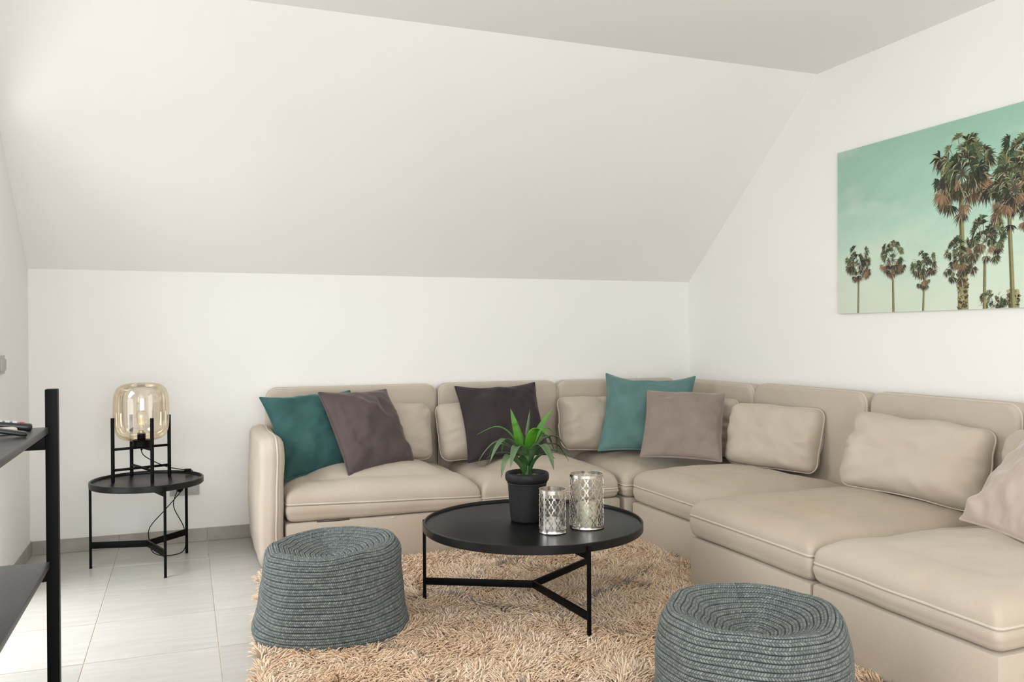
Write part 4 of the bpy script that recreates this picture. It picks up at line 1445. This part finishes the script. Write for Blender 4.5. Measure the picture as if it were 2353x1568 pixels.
# ------------------------------------------------------------------ palm print on the right wall
PY0, PY1, PZ0, PZ1 = 3.630, 2.28, 1.2515, 2.1060
PXF = 3.249
pic = thing('wall_picture', 'wide frameless glossy print of palm trees against a mint sky', 'picture', (XR, (PY0 + PY1) / 2, (PZ0 + PZ1) / 2))
def sky_mat():
    m, nt, b = new_mat('printed_sky')
    v = coords(nt)
    sep = N(nt, 'ShaderNodeSeparateXYZ')
    nt.links.new(v, sep.inputs[0])
    wn = noise(nt, coords(nt, (1, 1.6, 3.2)), 1.7, 4, 0.5)
    ad = N(nt, 'ShaderNodeMath', operation='MULTIPLY_ADD')
    nt.links.new(wn, ad.inputs[0])
    ad.inputs[1].default_value = 0.55
    nt.links.new(sep.outputs[2], ad.inputs[2])
    mr = N(nt, 'ShaderNodeMapRange')
    nt.links.new(ad.outputs[0], mr.inputs[0])
    mr.inputs[1].default_value, mr.inputs[2].default_value = -0.18, 0.70
    c = ramp(nt, mr.outputs[0], [(0.0, (0.70, 0.77, 0.65)), (0.30, (0.60, 0.74, 0.61)), (0.55, (0.44, 0.65, 0.53)), (0.80, (0.345, 0.56, 0.445)), (1.0, (0.31, 0.52, 0.40))])
    cl = noise(nt, coords(nt, (1, 1.1, 2.6)), 2.6, 5, 0.55)
    fac = N(nt, 'ShaderNodeMapRange')
    nt.links.new(cl, fac.inputs[0])
    fac.inputs[1].default_value, fac.inputs[2].default_value, fac.inputs[3].default_value, fac.inputs[4].default_value = 0.52, 0.75, 0.0, 0.5
    c = mixc(nt, fac.outputs[0], c, (0.66, 0.75, 0.63))
    nt.links.new(c, b.inputs['Base Color'])
    b.inputs['Roughness'].default_value = 0.25
    b.inputs['Specular IOR Level'].default_value = 0.3
    return m


flat_smooth(mesh('panel', *box_geo(PXF, XR - 0.006, PY1, PY0, PZ0, PZ1, 0.0008), sky_mat(), pic))
b = MB()
for yy in (PY0 - 0.2, PY1 + 0.2):
    b.add(*box_geo(XR - 0.007, XR, yy - 0.03, yy + 0.03, PZ0 + 0.2, PZ0 + 0.26))
mesh('wall_mount', b.v, b.f, M_PLASTIC_GREY, pic, smooth=False)
M_INK = col_attr_mat('print_ink', 0.3, 0.0, spec=0.3)


def palm(cy, cz, crown, base, top, w0, w1, seed, nf=46, boot=None, pile=0.0):
    """one printed palm: flat ink shapes on the panel. cy,cz crown centre; base/top: trunk ends (y,z)"""
    rg = random.Random(seed)
    b = MB()
    cols = []
    cnt = [0]
    def clip(p): return (min(max(p[0], PY1 + 0.002), PY0 - 0.002), min(max(p[1], PZ0 + 0.001), PZ1 - 0.001))
    def poly(pts, col, lay):
        x = PXF - 0.0002 - lay
        pts = [clip(p) for p in pts]
        b.add([(x, p[0], p[1]) for p in pts], [tuple(range(len(pts)))])
        cols.extend([col] * len(pts))
    lay0 = 0.0001 + (seed % 7) * 0.00012
    if base:
        n = 26
        for k in range(n):
            t0, t1 = k / n, (k + 1) / n
            bend = lambda t: (base[0] + (top[0] - base[0]) * t, base[1] + (top[1] - base[1]) * t)
            p0, p1 = bend(t0), bend(t1)
            wa = w0 + (w1 - w0) * t0
            wb = w0 + (w1 - w0) * t1
            g = rg.uniform(0.93, 1.06)
            L_ = (0.30 * g, 0.29 * g, 0.13 * g); D_ = (0.14 * g, 0.125 * g, 0.06 * g)
            poly([(p0[0] + wa / 2, p0[1]), (p0[0] + wa * .05, p0[1]), (p1[0] + wb * .05, p1[1]), (p1[0] + wb / 2, p1[1])], D_, lay0)
            poly([(p0[0] + wa * .05, p0[1]), (p0[0] - wa / 2, p0[1]), (p1[0] - wb / 2, p1[1]), (p1[0] + wb * .05, p1[1])], L_, lay0)
        if boot:
            for k in range(150):
                t = rg.random() * boot
                y_ = base[0] + (top[0] - base[0]) * t + rg.uniform(-1, 1) * w0 * 0.48
                z_ = base[1] + (top[1] - base[1]) * t
                s = rg.uniform(0.005, 0.012)
                c_ = rg.choice([(0.42, 0.38, 0.22), (0.06, 0.05, 0.035), (0.30, 0.27, 0.13), (0.11, 0.10, 0.05)])
                poly([(y_ - s, z_ + s * 0.4), (y_ + s * 0.3, z_ - s * .5), (y_ + s, z_ + s), (y_, z_ + s * 1.1)], c_, lay0 + 0.00005 + k * 2e-7)
    order = sorted(range(nf), key=lambda k: rg.random())
    for k in range(nf):
        a = math.radians(rg.uniform(-40, 220)) if rg.random() > 0.3 else math.radians(rg.uniform(200, 340))
        rr = crown * (rg.uniform(0.3, 0.86) if rg.random() > 0.2 else rg.uniform(0.1, 0.4))
        below = math.sin(a) < -0.15
        fy, fz = cy + rr * math.cos(a) * 0.92, cz + rr * math.sin(a) * (1.05 if not below else 1.15)
        lay = lay0 + 0.00002 + k * 8e-6
        # petiole
        st = (0.09, 0.075, 0.05)
        ww = crown * 0.005
        dx_, dz_ = fy - cy, fz - cz
        l_ = math.hypot(dx_, dz_) + 1e-9
        nx, nz_ = -dz_ / l_ * ww, dx_ / l_ * ww
        poly([(cy + nx, cz + nz_), (cy - nx, cz - nz_), (fy - nx, fz - nz_), (fy + nx, fz + nz_)], st, lay - 4e-6)
        if below: base_c = rg.choice([(0.075, 0.055, 0.04), (0.13, 0.085, 0.055), (0.04, 0.033, 0.028), (0.035, 0.03, 0.025), (0.05, 0.055, 0.03), (0.24, 0.15, 0.09)])
        else: base_c = rg.choice([(0.035, 0.055, 0.028), (0.055, 0.085, 0.04), (0.028, 0.035, 0.022), (0.11, 0.14, 0.07), (0.045, 0.05, 0.03)])
        size = crown * rg.uniform(0.20, 0.34)
        dirn = math.atan2(dz_ - l_ * (0.55 if not below else 0.9), dx_)
        nl = 17
        for q in range(nl):
            aa = dirn + (q / (nl - 1) - 0.5) * math.radians(150) + rg.uniform(-0.08, 0.08)
            ln_ = size * rg.uniform(0.7, 1.12)
            ty, tz = fy + ln_ * math.cos(aa), fz + ln_ * math.sin(aa) - ln_ * 0.28
            my, mz = fy + ln_ * 0.55 * math.cos(aa), fz + ln_ * 0.55 * math.sin(aa)
            wv = size * 0.075
            px_, pz_ = -math.sin(aa) * wv, math.cos(aa) * wv
            g = rg.uniform(0.6, 1.5)
            c_ = tuple(min(1, v * g) for v in base_c)
            if rg.random() < 0.17: c_ = rg.choice([(0.42, 0.40, 0.26), (0.36, 0.26, 0.16), (0.22, 0.26, 0.12)])
            poly([(fy, fz), (my + px_, mz + pz_), (ty, tz), (my - px_, mz - pz_)], c_, lay + q * 3e-7)
        # a few stray threads
    for k in range(10):
        a = rg.uniform(0, 2 * math.pi)
        p0 = (cy + crown * 0.6 * math.cos(a), cz + crown * 0.6 * math.sin(a))
        p1 = (cy + crown * 1.02 * math.cos(a), cz + crown * 0.95 * math.sin(a) - crown * 0.1)
        poly([p0, (p0[0], p0[1] + 0.0015), p1], (0.10, 0.09, 0.06), lay0 + 0.0005)
    return mesh('printed_palm', b.v, b.f, M_INK, pic, smooth=False, cols=np.array(cols))


palm(3.479, 1.505, 0.098, (3.481, 1.2525), (3.478, 1.44), 0.013, 0.011, 1, 46)
palm(3.251, 1.510, 0.095, (3.246, 1.2525), (3.250, 1.46), 0.015, 0.012, 2, 46)
palm(3.060, 1.462, 0.092, (3.066, 1.2525), (3.059, 1.42), 0.012, 0.010, 3, 46)
palm(2.864, 1.480, 0.105, None, None, 0, 0, 4, 46)
palm(2.732, 1.545, 0.110, (2.736, 1.2525), (2.733, 1.48), 0.016, 0.014, 5, 46)
palm(2.590, 1.745, 0.155, (2.598, 1.2525), (2.618, 1.70), 0.022, 0.018, 6, 70)
palm(2.530, 1.862, 0.150, (2.50, 1.2525), (2.52, 1.78), 0.04, 0.025, 7, 60)
palm(2.850, 1.855, 0.190, (2.846, 1.440), (2.858, 1.80), 0.028, 0.021, 8, 95)
palm(2.835, 1.30, 0.001, (2.8445, 1.2525), (2.849, 1.442), 0.056, 0.050, 9, 0, boot=1.0)
palm(2.690, 1.262, 0.085, None, None, 0, 0, 10, 30)
palm(2.590, 1.25, 0.001, (2.594, 1.2525), (2.596, 1.325), 0.05, 0.045, 11, 0, boot=1.0)
palm(2.36, 1.60, 0.14, (2.36, 1.2525), (2.37, 1.55), 0.03, 0.02, 12, 36)
